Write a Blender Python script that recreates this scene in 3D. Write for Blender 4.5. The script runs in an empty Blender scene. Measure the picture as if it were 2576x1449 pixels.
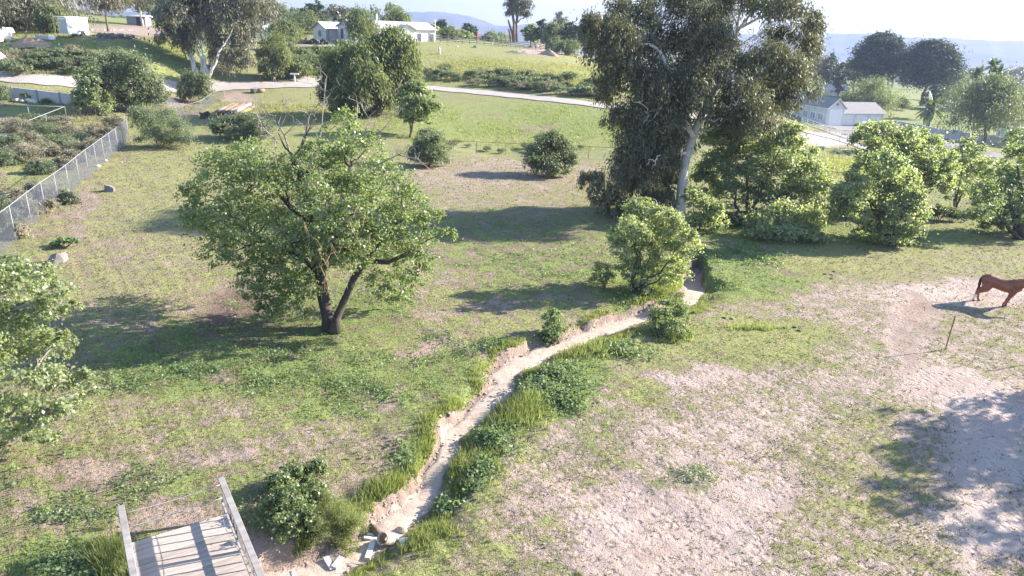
import bpy, bmesh, math, random
import numpy as np
from mathutils import Vector, Matrix
rng = np.random.default_rng(7)
random.seed(7)
SC = bpy.context.scene
COL = SC.collection

# ------------------------------------------------------------------ camera
FPX, PITCH, ROLL, CAMH = 1760.0, math.radians(20.4), 0.045, 12.5
_r = np.array([1.0, 0, 0]); _u = np.array([0, math.sin(PITCH), math.cos(PITCH)]); _f = np.array([0, math.cos(PITCH), -math.sin(PITCH)])
CR = _r*math.cos(ROLL)+_u*math.sin(ROLL); CU = _u*math.cos(ROLL)-_r*math.sin(ROLL); CF = _f
CAMP = np.array([0, 0, CAMH])
cam = bpy.data.cameras.new('camera'); camo = bpy.data.objects.new('camera', cam); COL.objects.link(camo)
camo.matrix_world = Matrix(((CR[0], CU[0], -CF[0], 0), (CR[1], CU[1], -CF[1], 0), (CR[2], CU[2], -CF[2], CAMH), (0, 0, 0, 1)))
cam.sensor_width = 36; cam.lens = 36*FPX/2576; cam.clip_start = .3; cam.clip_end = 20000
SC.camera = camo

# ------------------------------------------------------------------ light
SUN_AZ, SUN_EL = math.radians(70), math.radians(25)
world = bpy.data.worlds.new("World"); SC.world = world; world.use_nodes = True
wn = world.node_tree; sky = wn.nodes.new('ShaderNodeTexSky'); sky.sky_type = 'NISHITA'; sky.sun_disc = False
sky.sun_elevation = SUN_EL; sky.sun_rotation = SUN_AZ; sky.altitude = 300; sky.air_density = 1.0; sky.dust_density = 0.4; sky.ozone_density = 2.0
wn.links.new(sky.outputs[0], wn.nodes['Background'].inputs[0]); wn.nodes['Background'].inputs[1].default_value = 0.11
sl = bpy.data.lights.new('sun', 'SUN'); sl.energy = 5.0; sl.angle = math.radians(.5); sl.color = (1, .915, .80)
so = bpy.data.objects.new('sun', sl); COL.objects.link(so)
sdir = Vector((math.sin(SUN_AZ)*math.cos(SUN_EL), math.cos(SUN_AZ)*math.cos(SUN_EL), math.sin(SUN_EL)))
so.rotation_euler = sdir.to_track_quat('Z', 'Y').to_euler()
SC.view_settings.view_transform = 'Standard'; SC.view_settings.look = 'None'
SC.view_settings.exposure = 1.97; SC.view_settings.gamma = 1.0; SC.view_settings.use_curve_mapping = False
SC.cycles.use_denoising = True
SC.cycles.max_bounces = 8; SC.cycles.diffuse_bounces = 5; SC.cycles.glossy_bounces = 2; SC.cycles.transmission_bounces = 3
SC.cycles.volume_bounces = 1; SC.cycles.sample_clamp_indirect = 6

# ------------------------------------------------------------------ node helpers
def newmat(name):
    m = bpy.data.materials.new(name); m.use_nodes = True
    nt = m.node_tree; nt.nodes.clear()
    return m, nt
def N(nt, t, **kw):
    n = nt.nodes.new(t)
    for k, v in kw.items():
        if k.startswith('_'): setattr(n, k[1:], v)
        else:
            i = n.inputs[int(k[1:])] if k[0] == 'i' and k[1:].isdigit() else n.inputs[k.replace('_', ' ')]
            if isinstance(v, tuple) and len(v) == 2 and hasattr(v[0], 'outputs'): nt.links.new(v[0].outputs[v[1]], i)
            elif hasattr(v, 'outputs'): nt.links.new(v.outputs[0], i)
            else: i.default_value = v
    return n
def c4(c): return (c[0], c[1], c[2], 1)
def ramp(nt, fac, stops):
    r = nt.nodes.new('ShaderNodeValToRGB')
    e = r.color_ramp.elements
    while len(e) < len(stops): e.new(.5)
    for i, (p, c) in enumerate(stops): e[i].position = p; e[i].color = c4(c)
    if isinstance(fac, tuple): nt.links.new(fac[0].outputs[fac[1]], r.inputs[0])
    else: nt.links.new(fac.outputs[0], r.inputs[0])
    return r
def coords(nt): return N(nt, 'ShaderNodeTexCoord')
def noise(nt, tc, scale, detail=4, rough=.55, out='Object'):
    n = N(nt, 'ShaderNodeTexNoise', Scale=scale, Detail=detail, Roughness=rough)
    nt.links.new(tc.outputs[out], n.inputs['Vector']); return n
def mth(nt, op, a, b=0.0, c=0.0, clamp=False):
    n = nt.nodes.new('ShaderNodeMath'); n.operation = op; n.use_clamp = clamp
    for i, v in enumerate((a, b, c)):
        if isinstance(v, tuple): nt.links.new(v[0].outputs[v[1]], n.inputs[i])
        elif hasattr(v, 'outputs'): nt.links.new(v.outputs[0], n.inputs[i])
        else: n.inputs[i].default_value = v
    return n
def mixc(nt, fac, a, b, bt='MIX'):
    n = nt.nodes.new('ShaderNodeMixRGB'); n.blend_type = bt
    for i, v in enumerate((fac, a, b)):
        if isinstance(v, tuple) and hasattr(v[0], 'outputs'): nt.links.new(v[0].outputs[v[1]], n.inputs[i])
        elif hasattr(v, 'outputs'): nt.links.new(v.outputs[0], n.inputs[i])
        else: n.inputs[i].default_value = v if i == 0 else c4(v)
    return n
def finish(nt, shader):
    o = nt.nodes.new('ShaderNodeOutputMaterial'); nt.links.new(shader.outputs[0], o.inputs[0])

def simple(name, col, rough=.7, var=.25, scale=3., bump=0., metal=0., spec=.3, var2=None):
    m, nt = newmat(name); tc = coords(nt)
    n = noise(nt, tc, scale, 5, .6); n2 = noise(nt, tc, scale*7, 3, .6)
    s = mth(nt, 'ADD', mth(nt, 'MULTIPLY', n, .65), mth(nt, 'MULTIPLY', n2, .35))
    lo = tuple(max(0, x*(1-var)) for x in col); hi = var2 or tuple(min(.95, x*(1+var)) for x in col)
    r = ramp(nt, s, [(.3, lo), (.7, hi)])
    b = N(nt, 'ShaderNodeBsdfPrincipled', Base_Color=r, Roughness=rough, Metallic=metal)
    b.inputs['Specular IOR Level'].default_value = spec
    if bump:
        bp = N(nt, 'ShaderNodeBump', Strength=.7, Distance=bump, Height=s); nt.links.new(bp.outputs[0], b.inputs['Normal'])
    finish(nt, b); return m

def woodvar(m, amt=.35):
    nt = m.node_tree; b = nt.nodes['Principled BSDF']; oi = N(nt, 'ShaderNodeObjectInfo'); src = b.inputs['Base Color'].links[0].from_socket
    mx = nt.nodes.new('ShaderNodeMixRGB'); mx.blend_type = 'MULTIPLY'; mx.inputs[0].default_value = 1.; nt.links.new(src, mx.inputs[1])
    v = mth(nt, 'MULTIPLY_ADD', (oi, 'Random'), amt, 1-amt*.6); nt.links.new(v.outputs[0], mx.inputs[2]); nt.links.new(mx.outputs[0], b.inputs['Base Color']); return m
def bark(name, dark, light, scale=2.5, stretch=(1, 1, .15), bump=.02):
    m, nt = newmat(name); tc = coords(nt)
    mp = N(nt, 'ShaderNodeMapping', Scale=stretch); nt.links.new(tc.outputs['Object'], mp.inputs[0])
    n = N(nt, 'ShaderNodeTexNoise', Vector=mp, Scale=scale*4, Detail=6, Roughness=.65)
    n2 = noise(nt, tc, scale*.4, 3)
    s = mth(nt, 'ADD', mth(nt, 'MULTIPLY', n, .6), mth(nt, 'MULTIPLY', n2, .4))
    r = ramp(nt, s, [(.35, dark), (.62, light)])
    b = N(nt, 'ShaderNodeBsdfPrincipled', Base_Color=r, Roughness=.85)
    bp = N(nt, 'ShaderNodeBump', Strength=.8, Distance=bump, Height=n); nt.links.new(bp.outputs[0], b.inputs['Normal'])
    finish(nt, b); return m

def leafmat(name, dark, mid, light, trans=.35, rough=.42, spec=.5, tcol=None):
    m, nt = newmat(name)
    at = N(nt, 'ShaderNodeAttribute', _attribute_name='tint')
    r = ramp(nt, (at, 'Fac'), [(.0, dark), (.55, mid), (1., light)])
    b = N(nt, 'ShaderNodeBsdfPrincipled', Base_Color=r, Roughness=rough)
    b.inputs['Specular IOR Level'].default_value = spec
    t = tcol or (1.5, 1.6, .7)
    tr = mixc(nt, 1.0, r, tuple(t), 'MULTIPLY')
    tb = N(nt, 'ShaderNodeBsdfTranslucent', Color=tr)
    ms = nt.nodes.new('ShaderNodeMixShader'); ms.inputs[0].default_value = trans
    nt.links.new(b.outputs[0], ms.inputs[1]); nt.links.new(tb.outputs[0], ms.inputs[2])
    finish(nt, ms); return m

# ------------------------------------------------------------------ pixel -> world (used only to find where things stand)
def ray(x, y): return CF+CR*(x-1288)/FPX+CU*(724.5-y)/FPX
def at(x, y, zc): return CAMP+ray(x, y)*zc
def topx(P):
    d = np.asarray(P)-CAMP; z = np.maximum(d@CF, .3)
    return 1288+FPX*(d@CR)/z, 724.5-FPX*(d@CU)/z

# ------------------------------------------------------------------ terrain
_ctl = []
for Y in (-40, -10, 12, 22, 32, 42, 52, 62):
    for X in (-70, -45, -25, -8, 8, 25, 45, 70): _ctl.append((X, Y, 0))
for X in (-8, 2, 15, 28): _ctl.append((X, 73, 0))
for px, py, zc in [(330, 350, 72), (1300, 395, 76), (1100, 222, 112), (1300, 240, 108), (1560, 272, 100), (700, 215, 106), (450, 225, 100), (80, 198, 88),
                   (1300, 310, 90), (920, 108, 150), (1060, 112, 150), (780, 108, 150), (1200, 125, 150), (1450, 150, 150), (1500, 190, 125), (1300, 195, 122),
                   (190, 94, 105), (300, 112, 100), (100, 112, 100), (400, 130, 105), (100, 150, 95), (60, 262, 82), (170, 275, 80), (330, 90, 130),
                   (2100, 318, 165), (2020, 330, 140), (2180, 365, 125), (2400, 352, 140), (2140, 395, 92), (2500, 400, 118), (2300, 285, 200), (2400, 260, 250),
                   (1750, 300, 112), (1200, 100, 230), (700, 100, 160), (940, 290, 88), (1560, 210, 140), (1900, 280, 135), (620, 150, 118), (1000, 180, 124)]:
    _ctl.append(tuple(at(px, py, zc)))
for X, Y, z in [(-160, 60, 9), (-160, 110, 12), (-140, 180, 12), (140, 60, -3), (180, 110, -8), (170, 220, -9), (60, 300, -2), (-60, 300, 8), (-200, 280, 10), (200, 320, -12), (-120, 0, 5), (120, 0, 0), (-120, -40, 4), (120, -40, 0)]:
    _ctl.append((X, Y, z))
_ctl = np.array(_ctl)
def _phi(r2): return .5*r2*np.log(r2+1e-9)
def _tps(c, lam):
    n = len(c); xy = c[:, :2]/50; d2 = ((xy[:, None]-xy[None])**2).sum(-1)
    A = np.zeros((n+3, n+3)); A[:n, :n] = _phi(d2)+lam*np.eye(n)
    A[:n, n] = 1; A[:n, n+1:] = xy; A[n, :n] = 1; A[n+1:, :n] = xy.T
    return np.linalg.solve(A, np.concatenate([c[:, 2], [0, 0, 0]]))
_W = _tps(_ctl, .004)
def sstep(a, b, x):
    t = np.clip((x-a)/(b-a), 0, 1); return t*t*(3-2*t)
def base_h(X, Y):
    X = np.atleast_1d(np.asarray(X, float)); Y = np.atleast_1d(np.asarray(Y, float))
    out = np.empty(X.shape); n = len(_ctl); xy = _ctl[:, :2]/50
    for i in range(0, X.size, 20000):
        q = np.stack([np.clip(X[i:i+20000], -260, 260), np.clip(Y[i:i+20000], -60, 380)], -1)/50
        d2 = ((q[:, None]-xy[None])**2).sum(-1)
        out[i:i+20000] = _phi(d2)@_W[:n]+_W[n]+q@_W[n+1:]
    D = np.hypot(X, Y); k = sstep(230, 420, D); far = -8-50*sstep(350, 1500, D)
    near = (1-sstep(62, 76, Y))*(1-sstep(38, 60, np.abs(X)))*(Y > -60)
    out = out*(1-near)
    return out*(1-k)+far*k

# dry creek: centre line from the photograph, carved into the ground
_ck = [(560, 1560, 0.59), (680, 1490, 0.55), (800, 1440, 0.52), (905, 1385, 0.46), (1000, 1315, 0.46), (1075, 1240, 0.33), (1112, 1160, 0.31), (1140, 1100, 0.33), (1195, 1045, 0.37), (1258, 985, 0.44), (1272, 940, 0.48), (1335, 903, 0.52), (1420, 868, 0.41), (1500, 840, 0.41), (1600, 803, 0.44), (1680, 780, 0.44), (1735, 752, 0.52), (1747, 705, 0.59), (1752, 675, 0.33), (1756, 655, 0.11)]
CD = 0.40
def _ckw():
    pts = []
    for px, py, w in _ck:
        d = ray(px, py); t = (-CD-CAMH)/d[2]; q = CAMP+t*d; pts.append((q[0], q[1], w))
    pts = np.array(pts)
    # resample with Catmull-Rom
    out = []
    for i in range(len(pts)-1):
        p0, p1, p2, p3 = pts[max(i-1, 0)], pts[i], pts[i+1], pts[min(i+2, len(pts)-1)]
        for t in np.linspace(0, 1, 8, endpoint=False):
            out.append(.5*((2*p1)+(-p0+p2)*t+(2*p0-5*p1+4*p2-p3)*t*t+(-p0+3*p1-3*p2+p3)*t**3))
    out.append(pts[-1]); out = np.array(out)
    s = np.arange(len(out)); out[:, 0] += .07*np.sin(s*.53)+.03*np.sin(s*1.1); out[:, 1] += .05*np.sin(s*.7)
    return out
CK = _ckw()
def creek_dist(X, Y):
    """distance to the creek's centre line, side (+ = left bank), bed half width, param"""
    X = np.atleast_1d(X).astype(float); Y = np.atleast_1d(Y).astype(float)
    D = np.full(X.shape, 99.); S = np.zeros(X.shape); Wd = np.full(X.shape, .5)
    m = (Y > 5) & (Y < 70) & (X > -15) & (X < 60); idx = np.where(m)[0]
    for a in range(0, len(idx), 20000):
        ii = idx[a:a+20000]; P = np.stack([X[ii], Y[ii]], -1)
        bd = np.full(len(ii), 99.); bs = np.zeros(len(ii)); bw = np.full(len(ii), .5)
        for k in range(len(CK)-1):
            A = CK[k, :2]; B = CK[k+1, :2]; ab = B-A; L = ab@ab
            t = np.clip(((P-A)@ab)/L, 0, 1); q = P-(A+t[:, None]*ab); d = np.hypot(q[:, 0], q[:, 1])
            w = d < bd
            bd[w] = d[w]; bs[w] = (ab[0]*q[:, 1]-ab[1]*q[:, 0])[w]; bw[w] = (CK[k, 2]+t*(CK[k+1, 2]-CK[k, 2]))[w]
        D[ii] = bd; S[ii] = bs; Wd[ii] = bw
    return D, S, Wd
def wob(X, Y, f, s=0.):
    return np.sin(X*f+s)*np.cos(Y*f*1.13+s*2)+.5*np.sin(X*f*2.3+Y*f*1.7+s*3)+.3*np.cos(X*f*4.1-Y*f*3.7+s)
def ground_h(X, Y):
    X = np.atleast_1d(np.asarray(X, float)); Y = np.atleast_1d(np.asarray(Y, float))
    z = base_h(X, Y)
    D, S, Wd = creek_dist(X, Y)
    wb = .16*wob(X, Y, 2.1)+.08*wob(X, Y, 5.3, 1.)
    Wd = Wd+wb*.5
    left = S > 0
    up = sstep(4.5, 2., np.hypot(X-CK[-10, 0], Y-CK[-10, 1]))     # deeper shaded gully at the upper end
    bank = np.where(left, .40+.4*wob(X, Y, .8, 2.), 1.25+.35*wob(X, Y, .9, 4.)); bank = np.maximum(bank, .16); bank = bank*(1-up)+.3*up
    k = 1-sstep(0, 1, (D-Wd*.9)/bank)
    lip = np.where(left, .05, .07)*np.exp(-((D-Wd-bank-.5)/.6)**2)
    z = z-CD*(1+1.2*up)*k+lip*(D < 6)
    fade = np.exp(-np.hypot(X, Y)/90)
    z = z+fade*(.05*wob(X, Y, .45, .3)+.024*wob(X, Y, 1.6, 2.2)+.016*wob(X, Y, 3.3, 1.)+.008*wob(X, Y, 7.1, 4.))*(1-k)+k*.008*wob(X, Y, 2.5, 1.)
    return z
def hz(x, y): return float(ground_h([x], [y])[0])
def gp(px, py):
    d = ray(px, py); t = 8.0; prev = t
    ts = np.concatenate([np.arange(8, 60, .15), np.arange(60, 400, .8)])
    P = CAMP+ts[:, None]*d
    below = P[:, 2] < ground_h(P[:, 0], P[:, 1])
    i = int(np.argmax(below)) if below.any() else len(ts)-1
    a, b = ts[max(i-1, 0)], ts[i]
    for _ in range(12):
        m = .5*(a+b); q = CAMP+m*d
        if q[2] < hz(q[0], q[1]): b = m
        else: a = m
    q = CAMP+b*d; q[2] = hz(q[0], q[1]); return q
def gp_many(X):
    X = np.asarray(X, float); d = CF+CR*((X[:, :1]-1288)/FPX)+CU*((724.5-X[:, 1:])/FPX); t = np.full(len(X), 60.)
    h = np.zeros(len(X))
    for _ in range(22):
        P = CAMP+t[:, None]*d; h = .5*h+.5*base_h(P[:, 0], P[:, 1]); t = np.clip((h-CAMH)/d[:, 2], 8, 400)
    P = CAMP+t[:, None]*d; P[:, 2] = ground_h(P[:, 0], P[:, 1]); return P
def depth(P): return float((np.asarray(P)-CAMP)@CF)
def on(px, py, zc):
    q = at(px, py, zc); q[2] = hz(q[0], q[1]); return q

# ------------------------------------------------------------------ object helpers
def tag(o, label=None, cat=None, group=None, kind=None):
    if label: o['label'] = label
    if cat: o['category'] = cat
    if group: o['group'] = group
    if kind: o['kind'] = kind
    return o
def thing(name, label, cat, loc=(0, 0, 0), rz=0, group=None):
    o = bpy.data.objects.new(name, None); COL.objects.link(o); o.empty_display_size = .2
    o.location = tuple(float(v) for v in loc); o.rotation_euler = (0, 0, rz)
    return tag(o, label, cat, group)
def link(name, me, parent=None, local=False):
    o = bpy.data.objects.new(name, me); COL.objects.link(o)
    if parent is not None: o.parent = parent
    return o
def dup(root, loc, rz=0, sc=1, label=None, group=None, cat=None):
    r = root.copy(); COL.objects.link(r); r.location = tuple(float(v) for v in loc); r.rotation_euler = (0, 0, rz)
    r.scale = (sc, sc, sc) if not isinstance(sc, tuple) else sc
    if label: r['label'] = label
    if group: r['group'] = group
    if cat: r['category'] = cat
    for ch in list(root.children):
        c = ch.copy(); COL.objects.link(c); c.parent = r
        for g in list(ch.children):
            d = g.copy(); COL.objects.link(d); d.parent = c
    return r
class MB:
    def __init__(s): s.v = []; s.f = []
    def add(s, v, f):
        n = len(s.v); s.v += [tuple(float(a) for a in p) for p in v]; s.f += [tuple(n+i for i in q) for q in f]; return s
    def box(s, c, d, rz=0., M=None):
        x, y, z = d[0]/2, d[1]/2, d[2]/2
        vs = [(-x, -y, -z), (x, -y, -z), (x, y, -z), (-x, y, -z), (-x, -y, z), (x, -y, z), (x, y, z), (-x, y, z)]
        ca, sa = math.cos(rz), math.sin(rz)
        if M is None: vs = [(c[0]+ca*a-sa*b, c[1]+sa*a+ca*b, c[2]+e) for a, b, e in vs]
        else: vs = [tuple(Vector(c)+M@Vector(q)) for q in vs]
        return s.add(vs, [(0, 3, 2, 1), (4, 5, 6, 7), (0, 1, 5, 4), (1, 2, 6, 5), (2, 3, 7, 6), (3, 0, 4, 7)])
    def beam(s, a, b, w, h, up=(0, 0, 1)):
        a = Vector(a); b = Vector(b); d = (b-a); L = d.length; d.normalize(); u = Vector(up); sd = d.cross(u)
        if sd.length < 1e-4: sd = d.cross(Vector((1, 0, 0)))
        sd.normalize(); u = sd.cross(d); M = Matrix((d, sd, u)).transposed()
        return s.box((a+b)/2, (L, w, h), M=M)
    def tube(s, pts, rad, n=6, cap=True):
        pts = [Vector(p) for p in pts]; vs = []; fs = []
        if not hasattr(rad, '__len__'): rad = [rad]*len(pts)
        ref = None
        for i, p in enumerate(pts):
            t = (pts[min(i+1, len(pts)-1)]-pts[max(i-1, 0)])
            if t.length < 1e-6: t = Vector((0, 0, 1))
            t.normalize()
            if ref is None: ref = t.cross(Vector((.3, 1, .1))).normalized()
            a = (ref-t*ref.dot(t)).normalized(); ref = a; b = t.cross(a)
            for k in range(n):
                an = 2*math.pi*k/n; vs.append(p+(a*math.cos(an)+b*math.sin(an))*rad[i])
        for i in range(len(pts)-1):
            for k in range(n): fs.append((i*n+k, i*n+(k+1) % n, (i+1)*n+(k+1) % n, (i+1)*n+k))
        if cap: fs.append(tuple(range(n-1, -1, -1))); fs.append(tuple((len(pts)-1)*n+k for k in range(n)))
        return s.add(vs, fs)
    def prism(s, poly, a, b):  # poly of 3D points extruded by vector b-a
        n = len(poly); d = Vector(b)-Vector(a)
        vs = [Vector(p) for p in poly]+[Vector(p)+d for p in poly]
        return s.add(vs, [tuple(range(n-1, -1, -1)), tuple(n+i for i in range(n))]+[(i, (i+1) % n, n+(i+1) % n, n+i) for i in range(n)])
    def mesh(s, name, m, smooth=False):
        me = bpy.data.meshes.new(name); me.from_pydata(s.v, [], s.f); me.update()
        if m: me.materials.append(m)
        if smooth: me.polygons.foreach_set('use_smooth', [True]*len(me.polygons))
        return me
    def obj(s, name, m, parent=None, smooth=False):
        return link(name, s.mesh(name, m, smooth), parent)
def bevel(o, w, seg=1):
    md = o.modifiers.new('bevel', 'BEVEL'); md.width = w; md.segments = seg; return o

def quads_mesh(name, V, m, tint=None, tri=False, smooth=False):
    """V: (n,k,3) separate polygons of k corners"""
    n, k = V.shape[:2]; me = bpy.data.meshes.new(name)
    me.vertices.add(n*k); me.vertices.foreach_set('co', V.reshape(-1).astype(np.float32))
    me.loops.add(n*k); me.loops.foreach_set('vertex_index', np.arange(n*k, dtype=np.int32))
    me.polygons.add(n); me.polygons.foreach_set('loop_start', np.arange(0, n*k, k, dtype=np.int32))
    me.update(calc_edges=True)
    if tint is not None:
        a = me.attributes.new('tint', 'FLOAT', 'POINT'); a.data.foreach_set('value', np.repeat(tint, k).astype(np.float32))
    me.materials.append(m); me.validate(verbose=False)
    return me
def grid_mesh(name, V, m, smooth=True):
    """V: (a,b,3) lattice"""
    a, b = V.shape[:2]; me = bpy.data.meshes.new(name)
    me.vertices.add(a*b); me.vertices.foreach_set('co', V.reshape(-1).astype(np.float32))
    i = (np.arange(a-1)[:, None]*b+np.arange(b-1)[None]).reshape(-1)
    q = np.stack([i, i+1, i+b+1, i+b], -1).astype(np.int32); n = len(q)
    me.loops.add(n*4); me.loops.foreach_set('vertex_index', q.reshape(-1))
    me.polygons.add(n); me.polygons.foreach_set('loop_start', np.arange(0, n*4, 4, dtype=np.int32))
    if smooth: me.polygons.foreach_set('use_smooth', np.ones(n, bool))
    me.update(calc_edges=True); me.materials.append(m)
    return me
def unit(v): return v/np.maximum(np.linalg.norm(v, axis=-1, keepdims=True), 1e-9)

# ------------------------------------------------------------------ ground cover map (what grows where), kept on the ground as attributes
REG = []   # cx, cy, rx, ry, angle, (cover, lush, sand), strength  -- patches of soil and grass as seen from the air
def reg(cx, cy, rx, ry, val, k=1., ang=0.): REG.append((cx, cy, rx, ry, ang, val, k))
# broad zones
reg(700, 1050, 1150, 420, (.55, .38, .66))            # left meadow
reg(330, 620, 260, 210, (.60, .18, .62), .9)           # dry yellow part of the meadow
reg(480, 460, 200, 120, (.66, .30, .62), .8)
reg(300, 640, 130, 40, (.45, .1, .5), .6)
reg(1250, 440, 330, 50, (.38, .12, .75), .9)           # tan strip by the far fence
reg(1260, 510, 260, 45, (.46, .35, .7), .8)
reg(1250, 610, 330, 80, (.52, .55, .25), .8)
reg(1320, 690, 260, 60, (.60, .62, .3), .8)
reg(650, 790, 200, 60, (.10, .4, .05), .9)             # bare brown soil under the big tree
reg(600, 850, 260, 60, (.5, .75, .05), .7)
reg(850, 790, 190, 90, (.66, .8, .2), .7)
reg(900, 960, 420, 90, (.76, .78, .25), .8)
reg(500, 930, 300, 70, (.80, .9, .15), .7)
reg(700, 1170, 420, 90, (.48, .45, .45), .8)
reg(850, 1180, 230, 70, (.36, .25, .5), .7)
reg(300, 1230, 400, 110, (.50, .6, .35), .8)
reg(160, 1420, 200, 60, (.72, .85, .2), .8)
reg(450, 1300, 110, 50, (.30, .5, .3), .7)
reg(1040, 880, 70, 14, (.1, .3, .55), .8, -.3)
reg(1000, 1000, 60, 18, (.15, .3, .6), .7, -.3)
reg(520, 960, 40, 18, (.12, .3, .35), .8)
reg(450, 1325, 140, 45, (.18, .3, .6), .8)
reg(230, 1180, 110, 26, (.22, .3, .6), .8, -.2)
reg(90, 1265, 60, 26, (.2, .3, .6), .8)
reg(600, 1130, 70, 20, (.18, .3, .65), .8, -.3)
reg(300, 1000, 60, 16, (.2, .3, .5), .7)
reg(1230, 770, 80, 22, (.3, .3, .6), .7)
reg(1160, 700, 90, 26, (.38, .3, .6), .7)
reg(210, 540, 26, 80, (.15, .2, .55), .7, .1)
reg(1100, 790, 70, 20, (.34, .3, .6), .7)
# right of the creek
reg(2100, 1150, 800, 480, (.40, .26, 1.0))
reg(1700, 1330, 420, 190, (.14, .3, 1.0), .9)
reg(1800, 1130, 260, 110, (.28, .3, .95), .8)
reg(1500, 1090, 130, 150, (.50, .55, .7), .7)
reg(1330, 1370, 160, 90, (.52, .42, .75), .8, -.4)
reg(1440, 1260, 120, 90, (.36, .35, .75), .7, -.4)
reg(1850, 870, 330, 70, (.80, .42, .6), .85)
reg(1640, 980, 110, 50, (.72, .35, .55), .8, .4)
reg(1780, 1030, 110, 50, (.46, .35, .8), .8)
reg(1760, 940, 120, 28, (.10, .3, .95), .85)
reg(1950, 830, 160, 30, (.88, .4, .5), .7)
reg(1870, 690, 190, 70, (.88, .8, .3), .9)
reg(1980, 660, 60, 40, (.2, .3, .2), .6, .5)
reg(2150, 640, 260, 50, (.86, .30, .6), .9)
reg(2400, 660, 300, 40, (.62, .22, .85), .9)
reg(2420, 740, 260, 40, (.22, .2, 1.1), .9)
reg(2070, 745, 60, 14, (.1, .3, .8), .8)
reg(2110, 760, 130, 60, (.34, .4, .9), .7)
reg(2450, 840, 200, 45, (.42, .3, .9), .8)
reg(2150, 880, 90, 60, (.42, .45, .9), .7)
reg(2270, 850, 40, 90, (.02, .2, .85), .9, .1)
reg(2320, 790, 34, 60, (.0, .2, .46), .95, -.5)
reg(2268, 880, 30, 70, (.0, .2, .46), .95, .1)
reg(1950, 1240, 24, 70, (.05, .2, .55), .8, .5)
reg(1640, 1380, 60, 22, (.05, .2, .5), .8, .3)
reg(2450, 990, 200, 55, (.02, .2, 1.0), 1., .25)
reg(2500, 1100, 160, 130, (.06, .2, 1.1), .9)
reg(2500, 1330, 130, 150, (.10, .2, 1.1), .8)
reg(2180, 1180, 230, 190, (.56, .26, .95), .85)
reg(2150, 1360, 280, 110, (.52, .26, .95), .8)
reg(1560, 1180, 160, 60, (.46, .3, .9), .7, -.3)
reg(2300, 1080, 60, 60, (.20, .25, 1.), .6)
reg(1690, 1190, 90, 30, (.5, .6, .9), .7)
# creek banks
reg(700, 1120, 330, 60, (.5, .4, .7), .6)
reg(1420, 960, 130, 70, (.85, .9, .3), .8, -.5)
reg(1230, 1110, 120, 60, (.75, .8, .4), .8, -.7)
reg(1040, 1160, 70, 100, (.8, .8, .35), .8, .3)
reg(1650, 740, 110, 60, (.9, .8, .3), .8)
reg(700, 1370, 60, 70, (.1, .3, .6), .8)
# beyond the far fence
reg(1330, 320, 330, 70, (.93, .55, .4), 1.)
reg(1330, 355, 300, 20, (.95, .35, .4), .7)
reg(1220, 292, 60, 8, (.4, .3, .3), .7)
reg(1350, 322, 60, 10, (.1, .3, .45), .8)
reg(750, 260, 180, 40, (.85, .25, .5), .9)
reg(700, 330, 180, 60, (.75, .4, .45), .8)
reg(1300, 160, 330, 45, (.78, .18, .7), 1.)
reg(1250, 130, 260, 25, (.88, .35, .6), .7)
reg(1480, 125, 130, 14, (.95, .7, .3), .6)
reg(1330, 215, 300, 18, (.7, .5, .3), .8)
reg(250, 130, 330, 36, (.92, .62, .3), 1.)
reg(340, 175, 150, 40, (.9, .6, .3), .8)
reg(320, 86, 150, 22, (.0, .2, .62), 1.)
reg(300, 88, 120, 14, (.0, .2, .62), 1.)
reg(60, 185, 150, 30, (.6, .6, .3), .7)
reg(100, 212, 140, 14, (.75, .15, .8), .9)
reg(80, 275, 120, 14, (.9, .5, .4), .8)
reg(150, 360, 220, 100, (.55, .3, .25), .9)
reg(60, 460, 120, 60, (.8, .35, .4), .8)
reg(100, 560, 130, 60, (.45, .3, .3), .7)
reg(600, 250, 60, 20, (.1, .2, .8), .8)
reg(450, 265, 60, 30, (.15, .3, .5), .8)
reg(850, 112, 100, 8, (.0, .2, 1.2), 1.)
reg(1380, 130, 100, 10, (.05, .2, .9), .9)
reg(2150, 420, 120, 40, (.85, .45, .5), .9)
reg(2480, 380, 110, 16, (.85, .25, .7), .9)
reg(2080, 350, 90, 22, (.1, .2, 1.3), .9)
reg(2290, 270, 90, 26, (.92, .45, .5), 1.)
reg(2020, 230, 80, 20, (.92, .5, .3), 1.)
reg(2050, 590, 500, 22, (.75, .75, .2), .8)
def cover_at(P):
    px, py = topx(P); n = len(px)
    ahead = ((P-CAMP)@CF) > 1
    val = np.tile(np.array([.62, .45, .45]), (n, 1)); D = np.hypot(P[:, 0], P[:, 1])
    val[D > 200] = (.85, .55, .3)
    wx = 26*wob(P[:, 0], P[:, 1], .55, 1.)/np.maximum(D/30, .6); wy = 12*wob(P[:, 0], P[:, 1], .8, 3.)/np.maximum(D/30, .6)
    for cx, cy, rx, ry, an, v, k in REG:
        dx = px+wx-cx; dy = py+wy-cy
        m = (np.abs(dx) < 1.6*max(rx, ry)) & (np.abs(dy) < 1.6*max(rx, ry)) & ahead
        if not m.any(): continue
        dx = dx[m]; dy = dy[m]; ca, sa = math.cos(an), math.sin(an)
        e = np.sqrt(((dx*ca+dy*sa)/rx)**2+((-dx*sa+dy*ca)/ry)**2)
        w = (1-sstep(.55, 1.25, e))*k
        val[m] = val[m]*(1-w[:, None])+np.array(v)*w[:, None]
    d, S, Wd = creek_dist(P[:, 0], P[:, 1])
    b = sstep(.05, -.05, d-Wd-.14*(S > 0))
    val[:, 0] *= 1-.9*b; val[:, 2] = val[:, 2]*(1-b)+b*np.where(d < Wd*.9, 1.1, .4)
    return np.clip(val, 0, 1.4)

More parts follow.
